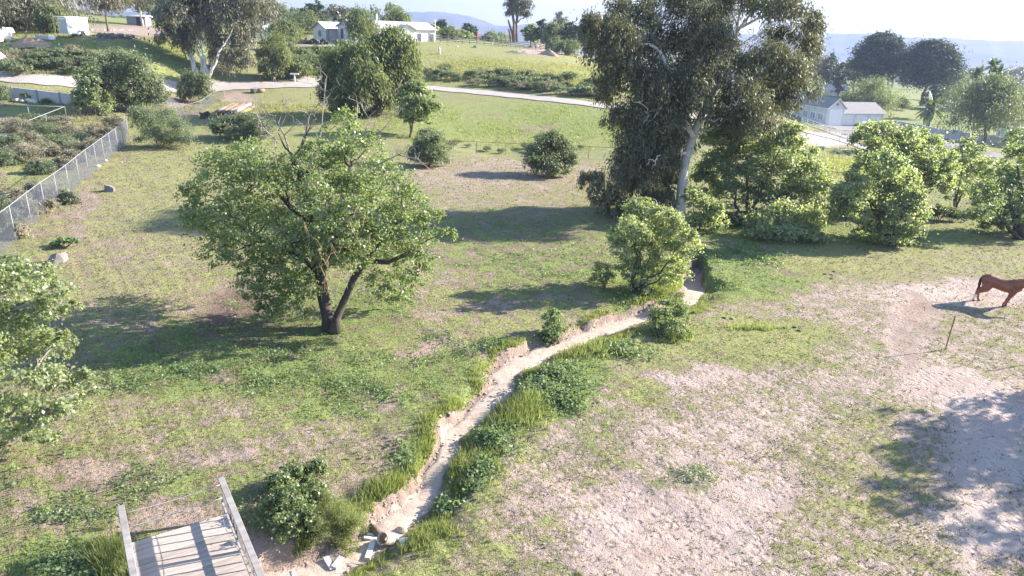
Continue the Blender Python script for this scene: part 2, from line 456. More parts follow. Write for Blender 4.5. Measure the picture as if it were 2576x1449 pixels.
def ground_material():
    m, nt = newmat('soil_and_grass'); tc = coords(nt)
    a = N(nt, 'ShaderNodeAttribute', _attribute_name='cov'); s = N(nt, 'ShaderNodeSeparateXYZ', Vector=(a, 'Vector'))
    n1 = noise(nt, tc, .35, 4); n2 = noise(nt, tc, 1.7, 6, .65); n3 = noise(nt, tc, 8, 4, .7); n4 = noise(nt, tc, 28, 3, .7)
    n5 = noise(nt, tc, .75, 3, .6)
    k = mth(nt, 'ADD', (s, 0), mth(nt, 'MULTIPLY_ADD', n2, 1.35, -.675))
    amp = mth(nt, 'SUBTRACT', 1.9, mth(nt, 'MULTIPLY', (s, 2), 1.35))
    k = mth(nt, 'ADD', k, mth(nt, 'MULTIPLY', mth(nt, 'SUBTRACT', n5, .5), amp))
    k = mth(nt, 'ADD', k, mth(nt, 'MULTIPLY_ADD', n3, 1.7, -.85))
    k = mth(nt, 'ADD', k, mth(nt, 'MULTIPLY_ADD', n4, .7, -.35))
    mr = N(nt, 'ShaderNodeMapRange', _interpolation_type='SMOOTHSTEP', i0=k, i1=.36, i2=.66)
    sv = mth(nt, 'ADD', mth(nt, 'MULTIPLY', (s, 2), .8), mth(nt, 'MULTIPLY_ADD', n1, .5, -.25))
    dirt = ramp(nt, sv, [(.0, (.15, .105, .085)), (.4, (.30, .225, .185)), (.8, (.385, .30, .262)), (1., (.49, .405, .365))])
    dv = mth(nt, 'MULTIPLY_ADD', mth(nt, 'ADD', n3, n4), .5, .5)
    dirt = mixc(nt, .8, dirt, dv, 'MULTIPLY')
    lv = mth(nt, 'ADD', (s, 1), mth(nt, 'MULTIPLY_ADD', n2, 1.0, -.5))
    grass = ramp(nt, lv, [(.0, (.27, .245, .125)), (.35, (.24, .242, .10)), (.65, (.185, .22, .078)), (1., (.12, .165, .065))])
    grass = mixc(nt, .85, grass, mth(nt, 'MULTIPLY_ADD', mth(nt, 'ADD', n4, n3), .75, .28), 'MULTIPLY')
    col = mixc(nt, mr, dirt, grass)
    b = N(nt, 'ShaderNodeBsdfPrincipled', Base_Color=col, Roughness=.95); b.inputs['Specular IOR Level'].default_value = .1
    # trampled soil: hoof-sized dents
    vo = N(nt, 'ShaderNodeTexVoronoi', _feature='SMOOTH_F1', Scale=3.6, Smoothness=.35); nt.links.new(tc.outputs['Object'], vo.inputs['Vector'])
    dent = N(nt, 'ShaderNodeMapRange', _interpolation_type='SMOOTHSTEP', i0=vo, i1=.12, i2=.42)
    hsum = mth(nt, 'ADD', mth(nt, 'MULTIPLY', n3, .9), mth(nt, 'MULTIPLY', n4, .45))
    hsum = mth(nt, 'ADD', hsum, mth(nt, 'MULTIPLY', dent, mth(nt, 'MULTIPLY', (s, 2), .6)))
    hsum = mth(nt, 'ADD', hsum, mth(nt, 'MULTIPLY', mr, .35))
    bp = N(nt, 'ShaderNodeBump', Strength=1., Distance=.085, Height=hsum); nt.links.new(bp.outputs[0], b.inputs['Normal'])
    finish(nt, b); return m
def build_ground():
    A = np.concatenate([-np.geomspace(1.0, 7, 14)[::-1], np.linspace(-.92, .92, 520), np.geomspace(1.0, 7, 14)])
    ys = np.concatenate([np.linspace(-60, 9.5, 28), 10*np.exp(np.arange(0, math.log(26), .0062)), np.geomspace(265, 6500, 40)])
    Y = np.repeat(ys[:, None], len(A), 1); X = A[None]*np.maximum(Y, 10.)
    P = np.stack([X.ravel(), Y.ravel()], -1); z = ground_h(P[:, 0], P[:, 1])
    V = np.concatenate([P, z[:, None]], -1)
    me = grid_mesh('ground', V.reshape(len(ys), len(A), 3), ground_material())
    at_ = me.attributes.new('cov', 'FLOAT_VECTOR', 'POINT'); at_.data.foreach_set('vector', cover_at(V).reshape(-1).astype(np.float32))
    tag(link('ground', me), kind='structure')
build_ground()

def ribbon(name, ctr, m, lift=.05, n=3, kind='structure', tuck=False):
    """flat sheet following ground along centre points (x,y,halfwidth)"""
    c = np.array(ctr, float); d = np.gradient(c[:, :2], axis=0); d = unit(d); nrm = np.stack([-d[:, 1], d[:, 0]], -1)
    V = np.zeros((len(c), 2*n+1, 3))
    for j, t in enumerate(np.linspace(-1, 1, 2*n+1)):
        e = c[:, 2]*(1+.08*np.sin(np.arange(len(c))*1.3+j)) if abs(t) == 1 else c[:, 2]
        V[:, j, :2] = c[:, :2]+nrm*(e*t)[:, None]
    V[..., 2] = ground_h(V[..., 0].ravel(), V[..., 1].ravel()).reshape(V.shape[:2])+(lift if not tuck else lift*(1-1.5*np.linspace(-1, 1, 2*n+1)**4)[None])
    return tag(link(name, grid_mesh(name, V, m)), kind=kind)
def smooth_path(pts, n=8):
    pts = np.array(pts, float); out = []
    for i in range(len(pts)-1):
        p0, p1, p2, p3 = pts[max(i-1, 0)], pts[i], pts[i+1], pts[min(i+2, len(pts)-1)]
        for t in np.linspace(0, 1, n, endpoint=False):
            out.append(.5*((2*p1)+(-p0+p2)*t+(2*p0-5*p1+4*p2-p3)*t*t+(-p0+3*p1-3*p2+p3)*t**3))
    out.append(pts[-1]); return np.array(out)
M_SAND = simple('creek_sand', (.40, .32, .262), .95, .3, 3.5, .06)
M_ROAD = simple('pale_dirt_road', (.37, .325, .295), .95, .12, .8, .02)
M_PAVE = simple('worn_asphalt', (.22, .21, .21), .9, .15, .6, .01)
M_CONC = simple('concrete', (.50, .48, .45), .85, .12, 1., .01)
bed = CK[:-16].copy(); bed[:, 2] *= .98*(1+.16*np.sin(np.arange(len(bed))*.9)+.10*np.sin(np.arange(len(bed))*2.1))
ribbon('creek_bed', bed, M_SAND, .055, 7, tuck=True)
def px_path(l, w): return smooth_path([(*gp(x, y)[:2], w) for x, y in l], 10)
ribbon('dirt_road', px_path([(-120, 180), (40, 196), (180, 207), (300, 214), (430, 221), (560, 218), (700, 214), (850, 214), (1000, 217), (1100, 224), (1250, 237), (1400, 252), (1560, 271), (1700, 287), (1860, 300)], 1.75), M_ROAD, .09)
ribbon('dirt_track', px_path([(800, 207), (760, 200), (728, 190), (715, 182), (705, 172)], 1.9), M_ROAD, .12)
ribbon('driveway', px_path([(1880, 290), (1960, 312), (2030, 332), (2100, 350), (2160, 366), (2260, 395)], 2.6), M_ROAD, .09)
ribbon('yard_pavement', px_path([(2080, 320), (2150, 322), (2230, 330), (2300, 345), (2400, 370), (2460, 395)], 5.), M_PAVE, .07)

# ------------------------------------------------------------------ hills far away
def build_hills():
    m, nt = newmat('chaparral_hills'); tc = coords(nt)
    n = noise(nt, tc, .004, 8, .6); r = ramp(nt, n, [(.35, (.07, .085, .045)), (.65, (.17, .15, .09))])
    b = N(nt, 'ShaderNodeBsdfPrincipled', Base_Color=r, Roughness=1.); b.inputs['Specular IOR Level'].default_value = 0
    finish(nt, b)
    sil = np.array([(-1500, 60), (-700, 30), (0, 30), (400, 30), (600, 28), (720, 24), (800, 31), (860, 45), (960, 40), (1030, 30), (1085, 28), (1150, 36), (1220, 52), (1250, 65), (1300, 63), (1340, 60), (1400, 66), (1500, 74), (1600, 78), (1750, 84), (1900, 84), (2060, 82), (2200, 87), (2300, 93), (2400, 97), (2576, 104), (2800, 112), (3400, 140), (4500, 200)], float)
    pxs = np.linspace(-1500, 4500, 420); ty = np.interp(pxs, sil[:, 0], sil[:, 1])
    ty += 1.2*np.sin(pxs*.031)+.8*np.sin(pxs*.083+1)+.6*np.sin(pxs*.19)
    R = 4600.+np.where(pxs > 1700, -500, 500)*sstep(200, 600, np.abs(pxs-1700))
    tops = np.array([CAMP+ray(x, y)/np.hypot(*ray(x, y)[:2])*rr for x, y, rr in zip(pxs, ty, R)])
    K = 22; V = np.zeros((K+4, len(pxs), 3))
    hd = unit(tops[:, :2]); zb = -62.
    for k in range(K+4):
        t = k/(K-1.); rad = np.hypot(tops[:, 0], tops[:, 1])*(.74+.26*t)
        prof = sstep(0, 1, t)**1.1 if t <= 1 else 1-.4*(t-1)*3
        rid = 1+.22*(1-min(t, 1))*np.sin(pxs*.042+3*np.sin(pxs*.013)+t*2.5)+.14*(1-min(t, 1))*np.sin(pxs*.11+t*4)
        V[k, :, :2] = hd*rad[:, None]; V[k, :, 2] = zb+(tops[:, 2]-zb)*np.clip(prof*(rid if t < 1 else 1), 0, 1.0 if t < 1 else 1)
    tag(link('hills', grid_mesh('hills', V, m)), kind='structure')
build_hills()

# ------------------------------------------------------------------ foliage
L_COTTON = leafmat('cottonwood_leaf', (.12, .155, .075), (.19, .235, .115), (.29, .325, .195), .52, .45, .8)
L_YOUNG = leafmat('young_poplar_leaf', (.19, .22, .13), (.27, .305, .185), (.385, .41, .295), .56, .45, .8)
L_GUM = leafmat('gum_leaf', (.074, .077, .045), (.125, .127, .076), (.225, .195, .12), .32, .52, .45)
L_STRAW = leafmat('pale_hill_grass', (.20, .205, .10), (.29, .285, .145), (.38, .355, .21), .4, .75, .1)
L_GUM_PALE = leafmat('grey_gum_leaf', (.10, .105, .075), (.165, .16, .115), (.26, .225, .17), .28, .45, .45)
L_PEPPER = leafmat('pepper_leaf', (.10, .122, .062), (.165, .192, .10), (.26, .275, .16), .45, .5, .4)
L_WILLOW = leafmat('willow_leaf', (.11, .135, .08), (.165, .195, .115), (.26, .275, .175), .36, .5, .4)
L_SHRUB = leafmat('grey_shrub_leaf', (.11, .138, .09), (.175, .205, .135), (.27, .29, .20), .42, .52, .45)
L_DARK = leafmat('dark_evergreen_leaf', (.04, .06, .032), (.07, .095, .048), (.125, .15, .075), .22, .55, .3)
L_PINE = leafmat('pine_needle', (.034, .055, .03), (.058, .085, .044), (.11, .14, .07), .15, .6, .25)
L_BRUSH = leafmat('dry_brush', (.18, .16, .13), (.28, .25, .205), (.38, .345, .285), .35, .8, .1)
L_WEED = leafmat('weed_leaf', (.11, .16, .075), (.17, .23, .115), (.29, .35, .22), .45, .5, .5)
L_GRASS = leafmat('fresh_grass', (.15, .175, .075), (.22, .245, .115), (.32, .32, .17), .5, .65, .15)
L_TURF = leafmat('short_turf', (.09, .095, .05), (.16, .157, .08), (.25, .225, .13), .3, .75, .1)
L_PALM = leafmat('palm_frond', (.06, .09, .035), (.12, .15, .065), (.24, .26, .13), .3, .42, .4)
B_DARK = bark('dark_furrowed_bark', (.025, .019, .016), (.075, .058, .048))
B_GUM = bark('smooth_pale_gum_bark', (.42, .37, .33), (.62, .58, .54), 1.2, (1, 1, .3), .008)
B_GREY = bark('grey_twig_bark', (.13, .11, .10), (.30, .26, .23))
B_BROWN = bark('brown_bark', (.09, .06, .045), (.20, .145, .11))
B_TWIG = bark('tan_twig', (.30, .19, .09), (.46, .33, .2))

def leaves(C, Nrm, size, aspect, T=None, fold=.18, seed=0):
    """kite shaped leaves, (n,4,3)"""
    r = np.random.default_rng(seed); n = len(C)
    Nrm = unit(Nrm)
    if T is None: T = r.normal(size=(n, 3))
    T = unit(T-(T*Nrm).sum(-1, keepdims=True)*Nrm); B = np.cross(Nrm, T)
    s = (size*r.uniform(.65, 1.35, n))[:, None]
    V = np.empty((n, 4, 3))
    V[:, 0] = C-T*s*.5; V[:, 2] = C+T*s*.5
    V[:, 1] = C+T*s*.06+B*s*aspect*.5+Nrm*s*fold; V[:, 3] = C+T*s*.06-B*s*aspect*.5+Nrm*s*fold
    return V
STY = {  # leaf size, aspect, clump radius (share of blob), clump squash z, droop 0..1
    'broad': dict(aspect=.75, cl=.27, sq=.75, droop=.25),
    'gum': dict(aspect=.28, cl=.33, sq=1.15, droop=.8),
    'pepper': dict(aspect=.30, cl=.27, sq=1.7, droop=.85),
    'willow': dict(aspect=.25, cl=.30, sq=1.0, droop=.3),
    'pine': dict(aspect=.35, cl=.26, sq=.7, droop=-.2),
    'shrub': dict(aspect=.45, cl=.30, sq=.9, droop=-.1),
}
def crown_mesh(name, blobs, n, size, style, m, seed, fill=.55, cpb=None, top=None):
    st = STY[style]; r = np.random.default_rng(seed)
    blobs = [(np.array(c, float), np.array(rr, float)) for c, rr in blobs]
    wts = np.array([rr[0]*rr[2] for c, rr in blobs])**.95; wts = wts/wts.sum()
    Cs = []; Ns = []; Ts = []; Tint = []
    zlo = min(c[2]-rr[2] for c, rr in blobs); zhi = max(c[2]+rr[2] for c, rr in blobs)
    for (c, rr), w in zip(blobs, wts):
        nb = int(n*w)
        if nb < 4: continue
        k = cpb or max(8, int(12+nb/100)); k = min(k, 90)
        d = unit(r.normal(size=(k, 3))); d[:, 2] = np.where(d[:, 2] < -.55, -d[:, 2], d[:, 2])
        rad = (fill+(1-fill)*r.random(k)**.6)*r.uniform(.85, 1.12, k)
        cc = d*rad[:, None]
        cr = st['cl']*r.uniform(.6, 1.25, k)
        ci = r.choice(k, nb, p=(cr**2)/(cr**2).sum())
        g = r.normal(size=(nb, 3))*.5*cr[ci][:, None]
        loose = r.random(nb) < .16; g[loose] *= 2.1
        g[:, 2] *= st['sq']
        if st['droop'] > .5: g[:, 2] -= abs(r.normal(size=nb))*.35*cr[ci]*st['sq']
        q = cc[ci]+g
        P = c+q*rr
        out = unit(q)
        nr = unit(out*.6+r.normal(size=(nb, 3))*.75+np.array([0, 0, .45]))
        T = r.normal(size=(nb, 3))*(1-abs(st['droop'])*.7)+np.array([0, 0, -1.6])*st['droop']+out*.4
        ct = r.normal(size=k)*.11
        tint = np.clip(.48+ct[ci]+r.normal(size=nb)*.2, 0, 1)
        Cs.append(P); Ns.append(nr); Ts.append(T); Tint.append(tint)
    C = np.concatenate(Cs); V = leaves(C, np.concatenate(Ns), size, st['aspect'], np.concatenate(Ts), .15, seed)
    return quads_mesh(name, V, m, np.concatenate(Tint))
def wiggle(a, b, k, amp, r, sag=0.):
    a = np.array(a, float); b = np.array(b, float); t = np.linspace(0, 1, k)[:, None]
    p = a*(1-t)+b*t; L = np.linalg.norm(b-a)
    p = p+r.normal(size=p.shape)*amp*L*np.sin(t*math.pi); p[:, 2] += (np.sin(t*math.pi)*sag*L)[:, 0]
    return p
def limbs(mb, skeleton, blobs, r, r0=.12, twigs=3, sides=5, twig_r=.012):
    """skeleton: list of (pts, radii).  each blob gets a limb from the nearest lower skeleton point"""
    pts = np.concatenate([np.array(p, float) for p, _ in skeleton]); rad = np.concatenate([np.array(q, float) for _, q in skeleton])
    z0 = pts[:, 2].min()
    for c, rr in blobs:
        c = np.array(c, float); rr = np.array(rr, float)
        d = np.linalg.norm(pts-c, axis=1)+np.where(pts[:, 2] > c[2], 3., 0)*(pts[:, 2]-c[2])+np.where(pts[:, 2] < z0+.25*(c[2]-z0), 2.5, 0)
        i = int(np.argmin(d)); a = pts[i]
        L = np.linalg.norm(c-a)
        rs = min(rad[i]*.65, r0)
        low = c[2]-z0 < .36*(max(q[0][2] for q in blobs)-z0)
        if low: continue
        if L > .3: mb.tube(wiggle(a, c, 6, .06, r, .08), np.linspace(rs, rs*.35, 6), sides)
        for _ in range(twigs):
            e = c+unit(r.normal(size=3)+np.array([0, 0, .3]))*rr*r.uniform(.75, 1.05)
            mb.tube(wiggle(c, e, 5, .09, r), np.linspace(rs*.35, twig_r, 5), 4, False)
TREES = []
def tree(name, label, cat, base, skel, blobs, n, size, style, lm, bm, seed, group=None, r0=.12, twigs=3, twig_r=.012, fill=.55, limb=True, bark_smooth=True):
    base = np.array(base, float); root = thing(name, label, cat, base, 0, group)
    r = np.random.default_rng(seed)
    sk = [(np.array(p, float)-base, q) for p, q in skel]
    bl = [(np.array(c, float)-base, rr) for c, rr in blobs]
    mb = MB()
    for p, q in sk: mb.tube(p, q, 9)
    mb.obj('trunk', bm, root, bark_smooth)
    if limb:
        lb = MB(); limbs(lb, sk, bl, r, r0, twigs, 5, twig_r); lb.obj('branches', bm, root, True)
    link('crown', crown_mesh('crown', bl, n, size, style, lm, seed, fill), root)
    TREES.append(root); return root
def bpx(lst, zc, spread=.8, seed=0):
    """blob outlines seen at (px,py,rx,ry[,dz]) at depth zc -> world ellipsoids"""
    r = np.random.default_rng(seed); out = []
    for b in lst:
        px, py, rx, ry = b[:4]
        rw = rx*zc/FPX; rh = ry*zc/FPX*1.02
        dz = b[4] if len(b) > 4 else r.uniform(-spread, spread)
        q = at(px, py, zc+dz); z = zc+dz
        for _ in range(40):
            if q[2] > hz(q[0], q[1])+.45*rh: break
            z *= .985; q = at(px, py, z)
        out.append((q, (rw, (rw+rh)/2, rh)))
    return out
def tpx(lst, zc, dz=0.):
    return np.array([at(x, y, zc+dz) for x, y in lst])
def auto_tree(name, label, cat, px, ytop, ybase, wpx, zc, style, lm, bm, n, size, seed, group=None, crown_lo=.25, k=9, lean=0., trunk_r=None, fill=.5, on_ground=True, top_narrow=.5):
    """a whole tree from its outline in the photograph: centre column px, top and base rows, width, at depth zc"""
    r = np.random.default_rng(seed)
    base = at(px-lean, ybase, zc)
    if on_ground: base[2] = hz(base[0], base[1])
    top = at(px, ytop, zc); H = max(top[2]-base[2], .5); W = wpx*zc/FPX
    bl = []
    for i in range(k):
        f = (i+.5)/k; z = base[2]+H*(crown_lo+(1-crown_lo)*(.14+.74*f))
        env = math.sin(math.pi*(.18+.72*f**.8))*(1-top_narrow*max(0, f-.6)/.4)
        an = i*2.4+r.uniform(-.5, .5); off = W*.5*env*r.uniform(.35, .62)
        rw = W*.5*env*r.uniform(.5, .68)+.1*W
        c = np.array([base[0]+(top[0]-base[0])*f+off*math.cos(an), base[1]+off*math.sin(an), z])
        rh = min(rw*r.uniform(.65, .9), H*(1-crown_lo)*.34)
        bl.append((c, (rw, rw, rh)))
    tr = trunk_r or max(.08, H*.022)
    e = np.array([top[0], base[1], base[2]+H*(crown_lo+.45*(1-crown_lo))])
    sk = [(wiggle(base+np.array([0, 0, -.3]), e, 7, .02, r), np.linspace(tr*1.25, tr*.45, 7))]
    return tree(name, label, cat, base, sk, bl, n, size, style, lm, bm, seed, group, tr*.6, 2, .02, fill)

# ================================================================== the big forked tree in the meadow
def big_tree():
    b = gp(832, 828); z = depth(b)
    left = tpx([(828, 838), (826, 800), (812, 740), (806, 690), (790, 630), (782, 560), (772, 500), (752, 440), (735, 400)], z, 0)
    right = tpx([(842, 838), (846, 802), (868, 752), (890, 700), (918, 655), (950, 615), (985, 575), (1020, 530)], z, -.35)
    r3 = tpx([(752, 440), (742, 395), (716, 370), (700, 335)], z); r4 = tpx([(735, 400), (760, 368), (775, 330), (790, 300)], z)
    r5 = tpx([(806, 690), (840, 600), (862, 520), (868, 470), (880, 420)], z, .5)
    r6 = tpx([(782, 560), (730, 520), (690, 470), (660, 430)], z, -.3)
    r7 = tpx([(806, 690), (750, 640), (690, 620), (640, 590)], z, -.6); r8 = tpx([(918, 655), (975, 660), (1020, 640), (1050, 620)], z, -.6)
    skel = [(left, [.36, .28, .25, .23, .18, .15, .12, .09, .07]), (right, [.28, .18, .155, .145, .13, .11, .09, .06]), (r3, [.07, .055, .04, .02]), (r4, [.06, .05, .035, .02]),
            (r5, [.16, .14, .11, .09, .06]), (r6, [.13, .11, .09, .06]), (r7, [.13, .11, .08, .05]), (r8, [.12, .1, .08, .05])]
    bl = [(560, 430, 70, 55), (520, 490, 62, 48), (500, 560, 45, 40), (560, 560, 75, 55), (620, 480, 80, 70), (640, 390, 70, 40), (610, 420, 80, 50), (560, 640, 60, 40), (620, 610, 80, 60),
          (700, 560, 70, 60), (680, 650, 70, 60), (720, 740, 45, 75), (760, 690, 40, 60), (640, 700, 50, 35), (860, 330, 42, 52), (880, 300, 28, 30), (820, 400, 60, 45), (900, 400, 75, 60), (960, 440, 70, 55),
          (870, 470, 75, 60), (930, 520, 85, 60), (1000, 480, 60, 50), (1040, 540, 65, 60), (1085, 560, 50, 40), (1120, 590, 28, 22), (1010, 600, 85, 55), (1060, 640, 45, 36), (960, 660, 75, 50), (990, 715, 50, 40),
          (900, 620, 60, 60), (820, 560, 60, 70), (840, 650, 45, 50), (1000, 760, 30, 22), (740, 490, 40, 40), (720, 420, 45, 40), (480, 520, 30, 28), (700, 800, 34, 24), (790, 380, 40, 35), (780, 600, 70, 50, -2.2), (840, 590, 60, 50, -2.4), (860, 640, 50, 40, -2.), (760, 650, 50, 44, -2.2), (900, 650, 50, 44, -2.), (880, 540, 60, 50, -2.2), (730, 610, 60, 55, -2.4), (800, 500, 60, 50, -2.), (690, 700, 60, 50, -1.6), (660, 640, 60, 45, -1.), (650, 540, 60, 55, -1.5), (600, 520, 60, 50, .8), (720, 480, 60, 55, -1.2), (660, 440, 55, 45, .5), (790, 450, 55, 50, -.6), (850, 400, 50, 45, .6), (930, 590, 60, 50, -1.4), (1020, 660, 50, 40, .5), (950, 720, 45, 36, -.8), (1040, 720, 36, 28), (690, 760, 44, 36, -.8), (640, 660, 50, 36, .6), (540, 600, 50, 40, .4), (1000, 560, 60, 50, -1.), (900, 470, 60, 50, -1.), (730, 775, 46, 40, -1.5), (680, 785, 42, 32, -1.), (765, 735, 40, 44, -1.8), (1000, 750, 46, 32, -1.), (1060, 690, 42, 36, -.6), (640, 740, 40, 30, -.4), (480, 560, 34, 30, .3), (470, 490, 24, 24, -.3)]
    blobs = bpx(bl, z, 2.6, 11)
    t = tree('cottonwood_tree', 'large leafy forked tree with dark twin trunks standing in the middle of the meadow', 'tree', b, skel, blobs, 62000, .11, 'broad', L_COTTON, B_DARK, 21, None, .06, 4, .008, .3)
    r = np.random.default_rng(5); mb = MB(); mt = MB()
    def snag(pts, r0, k=5, dz=0.):
        p = tpx(pts, z, dz)-b; mb.tube(p, np.linspace(r0, .012, len(p)), 5)
        for i in range(k):
            a = p[r.integers(1, len(p))]; e = a+unit(r.normal(size=3)*np.array([1, .6, .5])+np.array([0, 0, .8]))*r.uniform(.35, 1.0)
            q = wiggle(a, e, 5, .12, r); mb.tube(q, np.linspace(.018, .006, 5), 4, False)
            for _ in range(2):
                a2 = q[r.integers(1, 4)]; e2 = a2+unit(r.normal(size=3)+np.array([0, 0, .5]))*r.uniform(.15, .4); mb.tube(wiggle(a2, e2, 3, .1, r), [.01, .008, .005], 3, False)
    snag([(795, 420), (808, 330), (813, 270), (817, 230), (822, 192)], .024, 12)
    snag([(735, 400), (715, 340), (700, 310), (672, 292)], .05, 9); snag([(752, 380), (770, 330), (778, 290), (800, 262)], .045, 9); snag([(700, 360), (660, 320), (640, 275)], .04, 7, .6)
    snag([(880, 420), (895, 320), (900, 260)], .03, 3); snag([(900, 400), (960, 330), (985, 300), (990, 290)], .035, 7, 1.); snag([(940, 420), (1000, 390), (1050, 400), (1080, 425)], .035, 6, -1.); snag([(700, 420), (690, 350), (655, 300)], .03, 6, -.5)
    snag([(860, 380), (920, 330), (930, 300), (915, 280)], .03, 7, .4); snag([(700, 330), (720, 290), (715, 265)], .025, 6)
    tag(mb.obj('dead_branches', B_GREY, t, True), kind='stuff')
    for x, y in [(835, 615), (850, 640), (860, 610), (880, 560), (900, 520), (820, 700), (812, 650), (1050, 660), (590, 690), (600, 700), (640, 680), (930, 590), (1070, 610), (690, 590), (870, 650), (765, 560)]:
        p0 = at(x, y, z-r.uniform(2.0, 3.4))-b
        for _ in range(4):
            e = p0+np.array([r.normal()*.35, r.normal()*.3, -r.uniform(.4, 1.2)]); mt.tube(wiggle(p0, e, 5, .12, r), [.014, .012, .01, .008, .006], 3, False)
    tag(mt.obj('hanging_twigs', B_TWIG, t, True), kind='stuff')
big_tree()

# ================================================================== the tall gum tree
def big_gum():
    b = gp(1712, 556); z = depth(b)
    tr = tpx([(1708, 575), (1711, 545), (1713, 500), (1717, 450), (1725, 400), (1743, 345), (1760, 300), (1778, 262), (1803, 217), (1832, 190)], z)
    skel = [(tr, [.46, .39, .36, .34, .32, .29, .26, .24, .21, .17]),
            (tpx([(1803, 217), (1815, 160), (1835, 120), (1862, 70), (1890, 35), (1900, -20)], z, .6), [.2, .18, .16, .13, .1, .06]),
            (tpx([(1862, 70), (1900, 50), (1935, 30), (1960, 35)], z, .6), [.11, .09, .07, .05]),
            (tpx([(1850, 120), (1855, 70), (1862, 30), (1870, -20)], z, .9), [.14, .12, .1, .07]),
            (tpx([(1832, 190), (1858, 192), (1880, 205), (1900, 200), (1950, 170)], z, -.8), [.18, .15, .12, .1, .06]),
            (tpx([(1830, 198), (1850, 225), (1856, 250), (1845, 270)], z, -1.6), [.1, .08, .06, .03]),
            (tpx([(1743, 345), (1715, 290), (1690, 210), (1674, 160), (1658, 125), (1633, 112), (1603, 110), (1572, 132)], z, -1.2), [.2, .18, .16, .14, .13, .1, .08, .05]),
            (tpx([(1658, 125), (1640, 90), (1660, 50), (1690, 20), (1700, -30)], z, -.6), [.13, .11, .1, .08, .05]),
            (tpx([(1725, 385), (1700, 388), (1668, 392)], z, -.8), [.12, .08, .05]),
            (tpx([(1778, 262), (1760, 170), (1755, 60), (1765, -40)], z, .5), [.22, .17, .13, .08]),
            (tpx([(1708, 540), (1660, 420), (1650, 330), (1640, 280)], z, 1.5), [.2, .16, .12, .08])]
    bl = [(1490, 60, 30, 28), (1520, 90, 55, 45), (1560, 40, 55, 50), (1500, 140, 38, 40), (1560, 120, 60, 55), (1620, 60, 55, 55), (1620, 140, 60, 50), (1530, 190, 35, 55), (1520, 245, 24, 36), (1580, 200, 60, 50), (1640, 210, 60, 60),
          (1680, -10, 60, 50), (1740, 20, 65, 50), (1700, 110, 55, 50), (1760, 90, 60, 55), (1810, 30, 60, 50), (1800, 130, 60, 50), (1740, 170, 60, 55), (1860, -10, 70, 45), (1930, 5, 60, 45), (1985, 20, 50, 45), (1960, 100, 45, 40),
          (1920, 150, 60, 45), (1980, 170, 60, 50), (2030, 90, 42, 55), (2050, 60, 25, 35), (2010, 210, 45, 45), (1940, 220, 60, 45), (1880, 250, 60, 45), (1960, 270, 50, 36), (1990, 250, 28, 30), (1900, 300, 60, 40), (1840, 320, 45, 40), (1850, 380, 30, 35),
          (1620, 290, 55, 45), (1680, 280, 60, 55), (1600, 340, 50, 50), (1660, 350, 60, 55), (1720, 340, 40, 60), (1580, 400, 45, 50), (1640, 420, 60, 50), (1690, 440, 38, 50), (1560, 460, 36, 50), (1610, 480, 55, 45), (1660, 500, 40, 40),
          (1490, 455, 30, 24), (1472, 445, 18, 16), (1505, 490, 26, 34), (1520, 520, 18, 36), (1545, 510, 30, 34), (1580, 530, 34, 28), (1790, 190, 40, 45), (1870, 180, 40, 40), (1700, 230, 50, 50), (2040, 130, 30, 40), (1830, 250, 36, 45), (1800, 300, 28, 40), (1690, 310, 50, 50, -2.6), (1745, 250, 45, 50, -2.8), (1650, 250, 55, 50, -2.8), (1730, 200, 50, 45, -2.6), (1620, 380, 50, 50, -2.2), (1670, 400, 36, 50, -2.), (1560, 300, 40, 40, -1.5), (1600, 440, 46, 46, -1.8), (1860, 310, 46, 40, -2.2), (1790, 100, 50, 45, -2.4)]
    blobs = bpx(bl, z, 3.2, 3)
    t = tree('gum_tree', 'towering dark gum tree with a pale smooth leaning trunk and drooping foliage', 'tree', b, skel, blobs, 165000, .27, 'gum', L_GUM, B_GUM, 33, None, .09, 3, .015, .38)
    r = np.random.default_rng(8); mb = MB()
    for x, y in [(1640, 290), (1625, 300), (1655, 285), (1610, 260), (1650, 540), (1850, 265), (1845, 230), (1580, 130), (1550, 160), (1940, 60), (1990, 80), (1900, 90), (1660, 420), (1652, 400)]:
        p0 = at(x, y, z-r.uniform(2.2, 3.6))-b
        for _ in range(3):
            e = p0+np.array([r.normal()*.7, r.normal()*.5, r.normal()*.7]); mb.tube(wiggle(p0, e, 6, .14, r), np.linspace(.05, .012, 6), 4, False)
    tag(mb.obj('bare_branches', B_GUM, t, True), kind='stuff')
big_gum()

